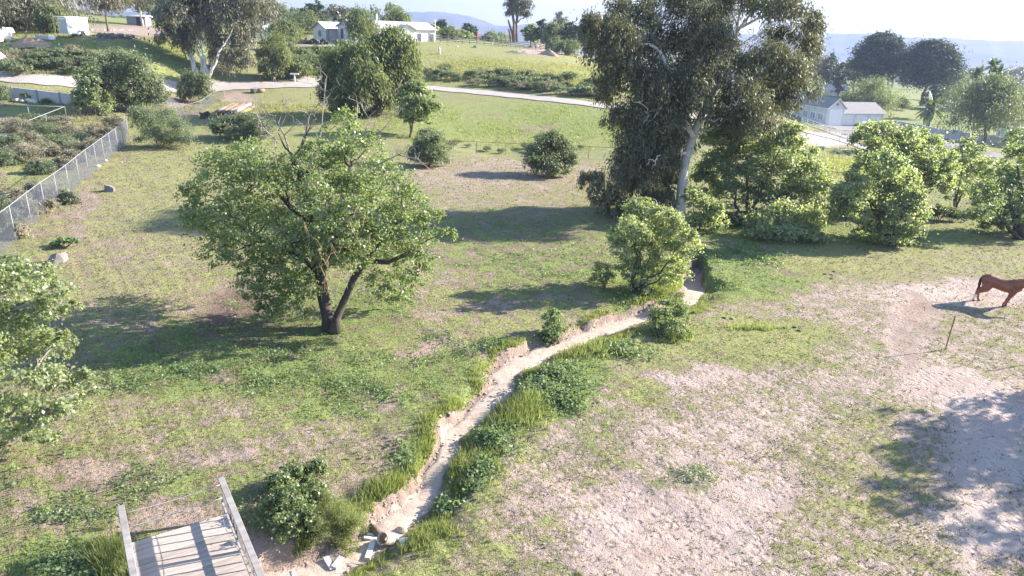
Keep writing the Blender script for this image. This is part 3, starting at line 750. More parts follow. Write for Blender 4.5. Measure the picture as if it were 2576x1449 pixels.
# ================================================================== leafy trees on the right
def multi(b, zc, seed, ends, r0=.14):
    r = np.random.default_rng(seed); sk = []
    for i, (x, y, dz) in enumerate(ends):
        p = wiggle(b+np.array([r.normal()*.15, r.normal()*.15, -.15]), at(x, y, zc+dz), 7, .035, r); sk.append((p, np.linspace(r0, r0*.35, 7)))
    return sk
def leafy(name, label, cat, bp, bl, n, size, lm, bm, seed, ends, r0=.13, spread=1.8, group=None, zc=None, style='broad', fill=.45, **k):
    b = gp(*bp) if zc is None else on(bp[0], bp[1], zc); z = depth(b)
    return tree(name, label, cat, b, multi(b, z, seed, ends, r0), bpx(bl, z, spread, seed), n, size, style, lm, bm, seed, group, r0*.6, k.pop('twigs', 3), k.pop('tr', .012), fill)
leafy('poplar_tree', 'wide multi-stemmed poplar with glittering pale leaves beside the gum tree trunk', 'tree', (1872, 552),
      [(1830, 360, 55, 40), (1900, 370, 70, 45), (1960, 380, 60, 45), (2010, 400, 55, 40), (1800, 420, 55, 45), (1870, 440, 60, 45), (1950, 440, 65, 50), (2030, 440, 55, 45), (2060, 480, 35, 40), (1830, 490, 45, 40), (1920, 500, 60, 45), (2000, 510, 65, 45), (1960, 560, 60, 45),
       (2020, 560, 55, 42), (2040, 590, 35, 22), (1910, 580, 40, 30), (1790, 350, 40, 35), (1985, 340, 40, 30), (1770, 470, 40, 40), (1985, 595, 55, 22)], 50000, .17, L_YOUNG, B_DARK, 41,
      [(1830, 420, 0), (1880, 400, 1), (1940, 430, -1), (1980, 480, -1.5), (2010, 520, -1), (1960, 560, -2)])
leafy('poplar_tree', 'low pale poplar shrub crowding the foot of the gum tree on its right', 'tree', (1745, 590),
      [(1745, 500, 30, 32), (1770, 530, 38, 30), (1790, 560, 36, 28), (1745, 560, 34, 26), (1800, 530, 28, 26)], 6000, .16, L_YOUNG, B_DARK, 42, [(1745, 510, 0), (1780, 535, -.5), (1770, 560, -.8)], .07, 1.)
leafy('poplar_tree', 'dense drooping poplar reaching the grass, right of the wide poplar', 'tree', (2245, 618),
      [(2180, 430, 35, 34), (2230, 420, 50, 36), (2150, 480, 50, 45), (2210, 480, 60, 50), (2265, 470, 45, 45), (2140, 540, 45, 40), (2200, 550, 60, 45), (2260, 540, 55, 45), (2300, 550, 32, 40), (2240, 595, 55, 32), (2290, 590, 38, 28), (2180, 590, 35, 22), (2120, 500, 28, 34), (2285, 510, 40, 36)],
      36000, .16, L_YOUNG, B_DARK, 43, [(2180, 480, 0), (2220, 450, 1), (2260, 520, -1), (2210, 560, -.6)])
leafy('poplar_tree', 'bright green poplar behind the drooping poplar, in front of the pale wall', 'tree', (2275, 540),
      [(2180, 350, 35, 30), (2220, 330, 45, 28), (2270, 350, 50, 36), (2320, 370, 48, 38), (2200, 390, 45, 36), (2260, 400, 55, 40), (2330, 420, 50, 40), (2370, 410, 36, 36), (2300, 450, 55, 40), (2360, 460, 40, 32), (2180, 330, 30, 22), (2380, 440, 26, 26)],
      26000, .18, L_YOUNG, B_DARK, 44, [(2220, 400, 0), (2270, 380, 1), (2330, 420, -1), (2290, 450, 0)], .14, 2.)
leafy('poplar_tree', 'slender open poplar sapling with thin crown right of the bright poplar', 'tree', (2405, 535),
      [(2420, 370, 28, 26), (2440, 400, 36, 32), (2410, 430, 36, 34), (2450, 450, 40, 34), (2400, 480, 34, 30), (2440, 490, 34, 26), (2470, 420, 26, 30), (2460, 380, 20, 22)],
      7000, .16, L_YOUNG, B_DARK, 45, [(2420, 420, 0), (2440, 460, .5), (2405, 470, -.5)], .09, 1.2)
leafy('cottonwood_tree', 'full dark green tree standing in shade at the right edge', 'tree', (2570, 602),
      [(2520, 440, 45, 34), (2570, 400, 50, 40), (2480, 490, 40, 40), (2540, 490, 60, 46), (2600, 470, 50, 50), (2470, 540, 36, 34), (2530, 550, 55, 40), (2590, 560, 40, 40), (2640, 520, 50, 60), (2620, 430, 50, 44), (2500, 575, 40, 22), (2560, 350, 28, 24)],
      19000, .16, L_COTTON, B_DARK, 46, [(2540, 480, 0), (2600, 470, 1), (2510, 540, -1), (2560, 420, 0)], .2, 2.)
leafy('sapling_tree', 'small multi-stemmed leafy tree leaning over the dry creek', 'tree', (1592, 742),
      [(1600, 535, 36, 30), (1640, 540, 40, 30), (1680, 560, 40, 36), (1590, 580, 45, 40), (1650, 590, 55, 42), (1710, 600, 40, 42), (1560, 630, 36, 40), (1620, 640, 60, 45), (1690, 650, 50, 42), (1735, 620, 28, 36), (1580, 680, 40, 34), (1650, 690, 50, 34), (1545, 600, 24, 28), (1620, 512, 22, 16), (1700, 690, 34, 24), (1610, 720, 30, 18)],
      21000, .115, L_YOUNG, B_DARK, 47, [(1600, 600, 0), (1640, 620, .6), (1690, 650, -.6), (1670, 690, -1), (1620, 580, .5)], .075, 1.1, twigs=2)
# near tree that fills the left edge
zL = 20.
bL = on(-150, 1230, zL)
tree('cottonwood_tree', 'sparse leafy near tree cut off by the left edge of the view', 'tree', bL,
     [(np.array([bL+[0, 0, -.3], at(-140, 1100, zL), at(-120, 950, zL), at(-90, 800, zL), at(-60, 700, zL)]), [.22, .2, .17, .12, .07]),
      (np.array([at(-130, 1050, zL), at(-30, 960, zL-.3), at(80, 940, zL-.5), at(170, 960, zL-.6)]), [.12, .09, .06, .03]),
      (np.array([at(-130, 1050, zL), at(-20, 1060, zL-.8), at(70, 1050, zL-1), at(150, 1030, zL-1)]), [.11, .08, .05, .03]),
      (np.array([at(-100, 850, zL), at(0, 790, zL+.3), at(90, 760, zL+.3), at(150, 740, zL)]), [.11, .08, .05, .03])],
     bpx([(20, 720, 60, 60), (80, 700, 60, 45), (140, 740, 45, 40), (30, 800, 70, 60), (110, 800, 55, 50), (50, 880, 75, 60), (130, 880, 50, 48), (170, 860, 30, 30), (60, 960, 75, 55), (150, 960, 50, 40), (205, 960, 36, 34), (40, 1040, 70, 50), (120, 1040, 60, 42),
          (190, 1010, 40, 32), (235, 985, 24, 24), (60, 1100, 60, 40), (110, 1105, 40, 28), (-60, 760, 80, 80), (-70, 900, 90, 90), (-60, 1050, 80, 70), (-150, 850, 90, 110), (-200, 1000, 90, 90), (-120, 700, 80, 60), (30, 660, 36, 30), (185, 770, 22, 18)], zL, 1.0, 9),
     25000, .10, 'broad', L_YOUNG, B_GREY, 48, None, .05, 4, .008, .4)

# ------------------------------------------------------------------ bushes near the creek and in the meadow
def bush(name, label, cat, base, blobs, n, size, style, lm, seed, group=None, bm=None, fill=.35, r0=.035):
    r = np.random.default_rng(seed); base = np.array(base, float)
    root = thing(name, label, cat, base, 0, group)
    bl = [(np.array(c, float)-base, rr) for c, rr in blobs]
    mb = MB()
    for c, rr in bl:
        for _ in range(2):
            e = c+r.normal(size=3)*np.array(rr)*.35; mb.tube(wiggle([r.normal()*.08, r.normal()*.08, -.05], e, 5, .07, r), np.linspace(r0, r0*.3, 5), 4, False)
    mb.obj('stem', bm or B_BROWN, root, True)
    link('foliage', crown_mesh('foliage', bl, n, size, style, lm, seed, fill), root)
    TREES.append(root); return root
def bushpx(name, label, bp, bl, n, size, style, lm, seed, spread=.4, cat='bush', zc=None, hug=False, **k):
    b = gp(*bp) if zc is None else on(bp[0], bp[1], zc)
    if hug:   # sprawling plant: every lobe sits on the ground below it
        bb = [o for q in bl for o in bpx([(q[0], q[1], q[2], q[3], 0.)], depth(gp(q[0], q[1]+q[3]*.75)), 0, seed)]
    else: bb = bpx(bl, depth(b), spread, seed)
    return bush(name, label, cat, b, bb, n, size, style, lm, seed, **k)
bushpx('weed_bush', 'large dark green leafy weed bush beside the wooden footbridge', (745, 1340), [(700, 1215, 34, 34), (745, 1190, 36, 30), (790, 1185, 34, 28), (690, 1270, 32, 44), (740, 1265, 46, 50), (795, 1245, 40, 40), (720, 1320, 40, 40), (770, 1310, 40, 38)], 14000, .07, 'broad', L_COTTON, 51, .25, hug=True)
bushpx('feathery_weed', 'tall feathery pale weed clump spilling towards the creek, right of the dark weed bush', (835, 1370), [(820, 1270, 32, 34), (860, 1300, 34, 36), (800, 1330, 34, 34), (850, 1350, 36, 30), (900, 1320, 26, 30), (880, 1375, 30, 22)], 12000, .055, 'willow', L_GRASS, 52, .2, cat='weed', hug=True)
bushpx('mallow_plant', 'tall upright leafy mallow on the left bank of the creek', (1388, 868), [(1385, 795, 22, 22), (1390, 825, 26, 26), (1385, 850, 28, 22), (1400, 805, 16, 24)], 3600, .085, 'broad', L_WEED, 53, .2, cat='weed')
bushpx('green_bush', 'rounded dark green bush overhanging the right bank of the creek', (1690, 850), [(1690, 770, 34, 26), (1660, 800, 30, 30), (1715, 795, 26, 34), (1690, 825, 44, 28), (1650, 830, 18, 18), (1700, 750, 18, 18)], 12000, .075, 'broad', L_COTTON, 54, .4, hug=True)
bushpx('green_bush', 'small dark bush in shade at the foot of the leaning creek tree', (1515, 728), [(1515, 680, 24, 22), (1505, 705, 24, 22), (1530, 705, 22, 22)], 2600, .09, 'shrub', L_COTTON, 55, .4)
bushpx('round_shrub', 'round grey-green shrub in front of the far fence, right of the big meadow tree', (1078, 420), [(1060, 375, 32, 30), (1095, 370, 34, 32), (1080, 345, 34, 20), (1050, 395, 26, 22), (1100, 395, 28, 22), (1078, 400, 38, 20)], 16000, .19, 'shrub', L_SHRUB, 56, 1.)
bushpx('round_shrub', 'largest grey-green shrub standing alone on the tan grass with long shadow', (1388, 443), [(1380, 365, 44, 28), (1350, 395, 34, 30), (1410, 385, 38, 32), (1385, 415, 52, 26), (1430, 405, 22, 26), (1340, 410, 24, 22), (1400, 430, 32, 14), (1395, 350, 26, 18)], 22000, .19, 'shrub', L_SHRUB, 57, 1.2)
bushpx('grey_shrub', 'wide loose grey-green shrub at the end of the chain-link fence', (405, 372), [(365, 310, 34, 34), (410, 300, 42, 32), (450, 330, 34, 30), (380, 345, 42, 26), (430, 350, 40, 22), (345, 290, 24, 22), (465, 355, 20, 16)], 15000, .23, 'willow', L_SHRUB, 58, 1.2)
bushpx('grey_shrub', 'broad green shrub between the lumber pile and the big meadow tree', (615, 350), [(570, 320, 40, 26), (620, 308, 46, 24), (655, 325, 36, 26), (600, 335, 50, 20), (550, 325, 24, 18), (640, 340, 36, 16)], 15000, .2, 'shrub', L_SHRUB, 59, 1.2)
bushpx('bushy_tree', 'tall dense rounded bush beside the end of the pale block wall', (325, 285), [(300, 165, 40, 36), (345, 180, 40, 40), (280, 205, 40, 40), (330, 215, 52, 45), (380, 220, 36, 36), (300, 250, 50, 34), (360, 250, 50, 34), (400, 245, 28, 24), (270, 175, 26, 26)], 24000, .28, 'shrub', L_SHRUB, 60, 1.6)
bushpx('bushy_tree', 'paler yellowish bush just left of the tall dense bush', (228, 290), [(225, 215, 32, 34), (215, 250, 32, 26), (250, 250, 28, 34), (235, 275, 36, 18), (240, 190, 20, 20)], 10000, .24, 'broad', L_YOUNG, 61, 1.)
bushpx('willow_bush', 'small hanging willow-like bush beside the road, left of the lumber pile', (490, 262), [(480, 205, 32, 22), (510, 215, 28, 26), (490, 235, 36, 22), (465, 230, 20, 18)], 11000, .28, 'pepper', L_WILLOW, 62, 1.)
bushpx('green_bush', 'low green bush at the far left end of the block wall', (5, 262), [(0, 235, 24, 22), (-15, 245, 26, 18), (15, 250, 16, 12)], 1600, .22, 'shrub', L_SHRUB, 63, .6)
for i, (x, y, s, lab) in enumerate([(103, 385, 12, 'bright green mound plant by the pale rocks at the block wall'), (180, 397, 12, 'second bright green mound plant, right of the pale rocks')]):
    yy = y*.644; bushpx('mound_plant', lab, (x*.644, yy+5-y*.0), [(x*.644, yy-1, s*1.25, s*.8)], 700, .16, 'shrub', L_GRASS, 70+i, .2, cat='plant')

# dry brush along the left fence
dbl = [(40, 320, 50, 26, 'beneath the pale pipe fence at the left edge'), (110, 330, 55, 26, 'below the corner of the pale pipe fence'), (180, 335, 50, 24, 'right of the pipe fence corner'), (240, 335, 46, 24, 'halfway between the pipe fence corner and the chain-link fence end'), (150, 365, 56, 28, 'in the middle of the slope, biggest there'),
       (230, 370, 46, 26, 'touching the upper part of the chain-link fence'), (60, 385, 56, 30, 'below the pale rocks on the slope'), (20, 360, 46, 26, 'around the leftmost pale rock'), (195, 395, 38, 22, 'against the fence mesh opposite the lone boulder'), (30, 500, 55, 32, 'above the yellow-green gap at the left edge, lower slope'),
       (100, 420, 40, 22, 'at the upper rim of the yellow-green gap'), (-30, 450, 50, 30, 'half outside the left edge by the yellow-green gap'), (60, 525, 40, 26, 'behind the lower chain-link fence, second from the edge'), (10, 545, 46, 30, 'behind the lowest stretch of chain-link fence'), (135, 490, 30, 22, 'pressed against the fence below the gap'), (120, 520, 26, 20, 'poking through the foot of the mesh'),
       (175, 500, 26, 18, 'on the meadow side of the fence, small'), (290, 310, 30, 20, 'just left of the far end post'), (40, 580, 30, 24, 'lowest of all, near the leafy left tree'), (85, 300, 40, 16, 'directly under the pipe rail'), (150, 305, 40, 14, 'under the pipe fence corner post'),
       (120, 375, 40, 22, 'just left of the biggest clump'), (200, 350, 40, 22, 'above the biggest clump'), (75, 350, 40, 22, 'between the pale rocks'), (270, 340, 30, 20, 'squeezed in by the upper chain-link fence'), (10, 400, 44, 24, 'at the left edge below the rocks'), (160, 410, 36, 18, 'below the biggest clump'), (90, 480, 40, 24, 'below the yellow-green gap, beside the fence'), (0, 515, 40, 26, 'at the left edge, lower slope')]
for i, (x, y, rx, ry, where) in enumerate(dbl):
    g = i % 3; kind_ = ('tan dry', 'olive green', 'greyish dry')[g]
    bushpx('dry_brush', kind_+' brush clump '+where, (x, y+ry*.75), [(x-rx*.4, y, rx*.65, ry*.75), (x+rx*.4, y+2, rx*.65, ry*.7), (x, y-ry*.3, rx*.6, ry*.6), (x, y+ry*.4, rx*.8, ry*.5)], 4200, .2, 'willow', L_BRUSH if g != 1 else L_SHRUB, 80+i, .6,
           cat='brush', group='brush clumps on the slope left of the chain-link fence', bm=B_GREY, fill=.25)
bushpx('tumble_weed', 'rusty dead bush leaning on the chain-link fence from the meadow side', (172, 505), [(172, 490, 15, 10), (160, 485, 12, 12)], 900, .13, 'willow', L_BRUSH, 120, .2, bm=B_GREY)
bushpx('green_weed', 'leafy green weed patch behind the grey boulder by the fence', (160, 622), [(150, 612, 22, 9), (180, 608, 18, 9), (165, 605, 20, 8)], 1400, .13, 'broad', L_WEED, 121, .3, cat='weed')

# ------------------------------------------------------------------ middle distance trees
leafy('pepper_tree', 'large weeping pepper tree with dark hollow crown in front of the pale house', 'tree', (945, 292),
      [(850, 165, 50, 40), (905, 150, 50, 40), (965, 125, 60, 36), (1010, 125, 44, 34), (1030, 170, 34, 42), (975, 180, 60, 46), (915, 200, 60, 46), (850, 210, 46, 40), (835, 230, 34, 34), (880, 240, 50, 36), (940, 245, 46, 36), (1000, 215, 46, 36), (1035, 205, 26, 34), (860, 265, 34, 22), (915, 275, 36, 20), (985, 255, 26, 24), (820, 245, 20, 26), (990, 95, 40, 26), (950, 265, 36, 26)],
      52000, .42, L_PEPPER, B_BROWN, 130, [(880, 190, 0), (930, 180, 1), (980, 170, -1), (1010, 200, -2), (950, 150, 1)], .36, 3.2, style='pepper', fill=.4)
leafy('oak_sapling', 'small round-crowned tree on a thin leaning trunk right of the pepper tree', 'tree', (1030, 348),
      [(1040, 225, 30, 20), (1020, 250, 26, 26), (1065, 250, 34, 26), (1045, 270, 44, 30), (1085, 265, 24, 24), (1025, 290, 30, 20), (1060, 300, 34, 20)], 13000, .22, L_COTTON, B_BROWN, 131, [(1040, 270, 0), (1050, 250, 0)], .14, 1.2, twigs=2)
leafy('gum_tree', 'tall grey gum tree with white twin trunks beside the road junction', 'tree', (522, 208),
      [(440, 40, 40, 40), (480, 20, 50, 45), (540, 10, 55, 45), (600, 10, 45, 45), (470, 80, 36, 36), (520, 70, 40, 40), (580, 60, 40, 40), (560, 110, 40, 36), (610, 110, 36, 34), (590, 155, 36, 32), (440, 90, 26, 30), (630, 60, 26, 40), (500, -40, 60, 36), (580, -40, 60, 36), (640, 10, 30, 30), (620, 150, 26, 26), (545, 150, 26, 26)],
      34000, .5, L_GUM_PALE, B_GUM, 132, [(490, 80, 0), (505, 30, 0), (555, 120, 1), (590, 60, 1), (510, 120, 0)], .24, 3.2, style='gum', fill=.3)
leafy('gum_tree', 'dark gum tree with dangling tips leaning left beside the white twin trunks', 'tree', (498, 200),
      [(420, 60, 34, 40), (440, 20, 40, 40), (450, 100, 26, 28), (480, 120, 24, 30), (430, -20, 50, 40), (410, 100, 16, 18)], 8000, .5, L_GUM, B_GUM, 133, [(440, 60, 0), (470, 100, 0)], .28, 2.5, style='gum', fill=.3)
leafy('pepper_tree', 'tall hanging pepper tree beside the road junction, right of the white trunks', 'tree', (690, 205),
      [(690, 110, 30, 24), (670, 140, 28, 28), (705, 140, 30, 30), (690, 170, 34, 28), (665, 175, 22, 22), (715, 165, 20, 24)], 8000, .42, L_PEPPER, B_BROWN, 134, [(685, 150, 0), (700, 140, 0)], .2, 1.8, style='pepper')
far_specs = [
 # name,label,px,top,base,w,zc,style,mat,bark,n,size
 ('gum_tree', 'huge olive gum tree filling the top left corner', 62, -50, 96, 225, 118, 'gum', L_GUM_PALE, B_GUM, 34000, .6, -.05, .6),
 ('gum_tree', 'green drooping gum tree just left of the white box trailer', 140, 15, 96, 80, 112, 'pepper', L_PEPPER, B_GUM, 11000, .5, -.02, .3),
 ('gum_tree', 'brownish gum tree standing in the bare dirt yard right of the trailer', 272, -40, 72, 110, 138, 'gum', L_GUM_PALE, B_BROWN, 8000, .6, .42, .4),
 ('gum_tree', 'tall gum tree rising behind the dirt yard, farther back', 360, -60, 66, 110, 165, 'gum', L_GUM, B_GUM, 8000, .7, .35, .4),
 ('gum_tree', 'rusty gum tree left of the pale house roofs', 660, -20, 100, 90, 150, 'gum', L_GUM_PALE, B_BROWN, 7000, .6, .3, .4),
 ('pepper_tree', 'rounded pepper tree by the left gable of the house', 720, 55, 125, 90, 146, 'pepper', L_PEPPER, B_BROWN, 7000, .5, .1, .3),
 ('pepper_tree', 'pepper tree at the top of the driveway below the house', 715, 90, 160, 60, 132, 'pepper', L_PEPPER, B_BROWN, 5000, .45, .1, .3),
 ('cypress_tree', 'dark conifer with a jagged top behind the house', 798, 2, 80, 72, 185, 'pine', L_DARK, B_BROWN, 5000, .6, .1, .3),
 ('pepper_tree', 'broad pepper tree behind the left house roof', 770, 34, 85, 110, 180, 'pepper', L_PEPPER, B_BROWN, 5000, .6, .1, .3),
 ('pepper_tree', 'tall pepper tree growing in front of the house between its gables', 912, 18, 115, 82, 141, 'pepper', L_PEPPER, B_BROWN, 10000, .45, .1, .3),
 ('pepper_tree', 'pepper tree rising behind the right house roof', 998, 24, 80, 70, 185, 'pepper', L_PEPPER, B_BROWN, 5000, .6, .1, .3),
 ('willow_tree', 'round willow-like tree by the corral right of the house', 1132, 70, 110, 60, 175, 'pepper', L_PEPPER, B_BROWN, 4500, .5, .05, .3),
 ('cypress_tree', 'pointed dark conifer behind the corral', 1112, 46, 95, 32, 230, 'pine', L_DARK, B_BROWN, 2200, .7, .1, .2),
 ('green_tree', 'yellow-green tree between the house corner and the conifer', 1090, 62, 100, 28, 215, 'shrub', L_YOUNG, B_BROWN, 1800, .7, .1, .3),
 ('cypress_tree', 'dark bushy conifer left of the red roof', 1180, 58, 105, 40, 235, 'pine', L_DARK, B_BROWN, 2500, .7, .1, .3),
 ('green_tree', 'low bright green tree in front of the bushy conifer', 1165, 78, 105, 42, 210, 'shrub', L_COTTON, B_BROWN, 2500, .6, .05, .4),
 ('pepper_tree', 'grey-green tree left of the palm-like gum trio', 1235, 82, 106, 70, 240, 'pepper', L_SHRUB, B_BROWN, 3000, .7, .05, .5),
 ('pepper_tree', 'smaller grey-green tree above the red roof', 1262, 80, 107, 44, 250, 'pepper', L_SHRUB, B_BROWN, 2000, .7, .05, .5),
 ('green_tree', 'dense green tree just right of the tall bare trunks', 1335, 58, 115, 44, 200, 'shrub', L_COTTON, B_BROWN, 3000, .6, .1, .3),
 ('cypress_tree', 'dark columnar tree in the row right of the bare trunks', 1362, 40, 118, 34, 198, 'pine', L_DARK, B_BROWN, 2600, .6, .1, .2),
 ('pepper_tree', 'wide pepper tree in the row behind the corral fence', 1390, 50, 120, 60, 192, 'pepper', L_PEPPER, B_BROWN, 5000, .6, .1, .4),
 ('gum_tree', 'pinkish pale gum tree poking above the row behind the corral', 1408, 24, 110, 40, 240, 'gum', L_GUM_PALE, B_GUM, 2500, .7, .4, .3),
 ('green_tree', 'dark tree in the row nearest the tall gum tree', 1432, 50, 125, 52, 186, 'shrub', L_DARK, B_BROWN, 4000, .55, .1, .4),
 ('green_tree', 'tall dark tree partly behind the tall gum tree\'s left foliage', 1472, 30, 140, 60, 180, 'shrub', L_DARK, B_BROWN, 4500, .55, .1, .4),
 ('willow_bush', 'grey-green round bush at the right end of the corral', 1428, 100, 152, 66, 158, 'pepper', L_WILLOW, B_BROWN, 5000, .42, .0, .4),
 ('willow_bush', 'smaller grey bush beside the dirt mound, left of the round one', 1398, 92, 130, 36, 172, 'pepper', L_WILLOW, B_BROWN, 2500, .45, .0, .4),
 # right side
 ('stone_pine', 'broad umbrella pine with dark dome, left of the pair', 2200, 78, 225, 112, 236, 'shrub', L_PINE, B_BROWN, 30000, .7, .28, .3),
 ('stone_pine', 'wide leaning umbrella pine with dark dome, right of the pair', 2322, 95, 245, 124, 226, 'shrub', L_PINE, B_BROWN, 30000, .7, .24, .3),
 ('cypress_tree', 'slim cypress standing left of the umbrella pines', 2108, 142, 240, 40, 215, 'pine', L_DARK, B_BROWN, 4000, .55, .05, .8),
 ('green_tree', 'dark tree mass behind the slim cypress', 2075, 128, 240, 66, 255, 'shrub', L_DARK, B_BROWN, 4500, .7, .05, .3),
 ('gum_tree', 'brown-tinted gum tree right of the towering gum\'s foliage', 2045, 110, 225, 60, 230, 'gum', L_GUM, B_GUM, 4000, .7, .2, .4),
 ('green_tree', 'shaded tree between the cypress and the umbrella pine', 2145, 128, 240, 60, 265, 'shrub', L_DARK, B_BROWN, 3500, .8, .05, .3),
 ('pepper_tree', 'rounded yellow-green tree behind the white garage roof', 2190, 195, 292, 118, 186, 'pepper', L_PEPPER, B_BROWN, 11000, .5, .0, .3),
 ('pepper_tree', 'low darker tree at the left foot of the rounded yellow-green tree', 2130, 228, 290, 56, 192, 'pepper', L_PEPPER, B_BROWN, 4000, .5, .0, .3),
 ('pepper_tree', 'big weeping pepper tree with reddish trunk in front of the pale wall', 2475, 188, 362, 190, 128, 'pepper', L_WILLOW, B_BROWN, 17000, .5, .22, .3),
 ('green_tree', 'green tree at the right edge behind the weeping pepper tree', 2565, 215, 320, 90, 160, 'shrub', L_COTTON, B_BROWN, 5000, .55, .05, .3),
 ('green_tree', 'dark spreading tree under the far palm', 2400, 185, 255, 120, 275, 'shrub', L_SHRUB, B_BROWN, 5000, .8, .05, .4),
 ('gum_tree', 'hazy grey tree line clump left of the palm cluster', 2440, 172, 215, 70, 420, 'shrub', L_GUM_PALE, B_BROWN, 2500, 1.1, .05, .4),
 ('gum_tree', 'hazy grey clump right of the palm cluster at the edge', 2556, 165, 215, 80, 400, 'shrub', L_GUM_PALE, B_BROWN, 2500, 1.1, .05, .4),
 ('green_bush', 'bushy dark hedge tree beyond the lawn below the right pine', 2350, 210, 262, 60, 215, 'shrub', L_DARK, B_BROWN, 3000, .6, .0, .3),
 ('green_bush', 'round bush on the lawn behind the garage', 2270, 245, 275, 36, 205, 'shrub', L_SHRUB, B_BROWN, 1600, .5, .0, .3),
]
for i, (nm, lb, px, yt, yb, w, zc, st, lm, bm, n, size, lo, tn) in enumerate(far_specs):
    auto_tree(nm, lb, 'bush' if 'bush' in nm else 'tree', px, yt, yb, w, zc, st, lm, bm, n, size, 200+i, None, lo, (18 if n > 20000 else 11) if n > 6000 else 9, 0., None, .4, True, tn)
# distant tree belt in the valley: many alike crowns, shared data
def belt():
    protos = []
    for i, (lm, st) in enumerate([(L_SHRUB, 'shrub'), (L_DARK, 'shrub'), (L_GUM_PALE, 'shrub'), (L_PEPPER, 'pepper')]):
        r = np.random.default_rng(500+i)
        bl = [(np.array([r.normal()*1.6, r.normal()*1.6, 2.6+r.random()*3]), (1.9, 1.9, 1.7)) for _ in range(7)]
        bb = MB(); bb.tube([(0, 0, -1.5), (0.1, 0, 2), (0, .2, 4)], [.3, .25, .15], 6)
        protos.append((crown_mesh('crown', bl, 1300, .75, st, lm, 500+i, .4), bb.mesh('trunk', B_BROWN)))
    r = np.random.default_rng(77)
    def one(px, zc, sc, k, lab, grp):
        x = (px-1288)/FPX*zc; y = math.sqrt(max(zc*zc-0, 1)); q = at(px, 200, zc)
        c, t = protos[k]; root = thing('valley_tree', lab, 'tree', (q[0], q[1], hz(q[0], q[1])-.2), r.random()*6.28, grp); root.scale = (sc, sc, sc*r.uniform(.8, 1.15))
        link('crown', c, root); link('trunk', t, root)
    for i in range(46):
        px = 1060+i*9.6+r.uniform(-5, 5); one(px, r.uniform(300, 620), r.uniform(.7, 1.35), r.integers(0, 4), 'small hazy tree in the far belt beyond the corral', 'trees of the far belt beyond the corral')
    for i in range(60):
        px = 2040+i*9.6+r.uniform(-5, 5); one(px, r.uniform(330, 800), r.uniform(.9, 1.7), r.integers(0, 3), 'small hazy tree in the valley below the flat-topped hill', 'trees in the valley below the flat-topped hill')
    for i in range(26):
        px = -40+i*42+r.uniform(-10, 10); one(px, r.uniform(200, 330), r.uniform(.8, 1.4), r.integers(0, 4), 'small tree on the rise behind the dirt yard and house', 'trees on the rise behind the house')
belt()
# shrubs on the road bank and below the house
def bank_shrubs():
    protos = []
    for i, (lm, st, n) in enumerate([(L_SHRUB, 'shrub', 1500), (L_WILLOW, 'willow', 1500), (L_PEPPER, 'pepper', 1500), (L_BRUSH, 'willow', 1300)]):
        r = np.random.default_rng(600+i)
        bl = [(np.array([r.normal()*.7, r.normal()*.7, .55+r.random()*.5]), (.75, .75, .6)) for _ in range(5)]
        mb = MB()
        for _ in range(8): mb.tube(wiggle([0, 0, -.3], [r.normal()*.6, r.normal()*.6, 1.0], 4, .08, r), [.04, .03, .02, .015], 4, False)
        protos.append((crown_mesh('foliage', bl, n, .26, st, lm, 600+i, .3), mb.mesh('stem', B_BROWN)))
    r = np.random.default_rng(78)
    def one(p, sc, k, name, lab, grp):
        f, s = protos[k]; root = thing(name, lab, 'shrub', p, r.random()*6.28, grp); root.scale = (sc*1.15, sc*1.15, sc)
        link('foliage', f, root); link('stem', s, root)
    for i in range(64):
        t = r.random(); x = 1062+t*500; y = 203+t*52-r.random()**1.3*34
        one(gp(x, y), r.uniform(.6, 1.1), r.choice([0, 0, 1, 1, 3]), 'bank_shrub', 'low grey-green shrub on the bank above the pale road', 'shrubs on the bank above the pale road')
    for i in range(34):
        x = r.uniform(735, 905); y = r.uniform(135, 200); one(gp(x, y), r.uniform(.9, 1.6), r.choice([0, 2, 2]), 'slope_shrub', 'leafy shrub on the slope below the pale house', 'shrubs on the slope below the pale house')
    for i in range(34):
        x = r.uniform(10, 250); y = r.uniform(140, 192); one(gp(x, y), r.uniform(.6, 1.1), r.choice([0, 3, 3, 1]), 'slope_brush', 'low brush on the slope above the road at the far left', 'brush on the slope above the road at the far left')
    for i in range(9):
        x = r.uniform(2030, 2140); y = 372+ (x-2030)*.17+r.uniform(-4, 6); one(gp(x, y), r.uniform(.35, .6), r.choice([0, 1]), 'verge_shrub', 'low weed shrub on the verge below the white driveway', 'weed shrubs below the white driveway')
    for i in range(16):
        x = r.uniform(1120, 1540); y = r.uniform(362, 384)+(x-1120)*.02; one(gp(x, y), r.uniform(.3, .5), r.choice([0, 1]), 'field_weed', 'low grey weed clump growing along the far chain-link fence', 'weed clumps along the far fence')
    for i in range(22):
        t = i/21; x = 1770+t*620; y = 560+8*math.sin(t*7)-t*10; one(gp(x, y), r.uniform(.45, .8), r.choice([0, 2]), 'undergrowth_shrub', 'shaded low shrub in the creek line under the right-hand poplars', 'shaded shrubs under the poplars')
bank_shrubs()
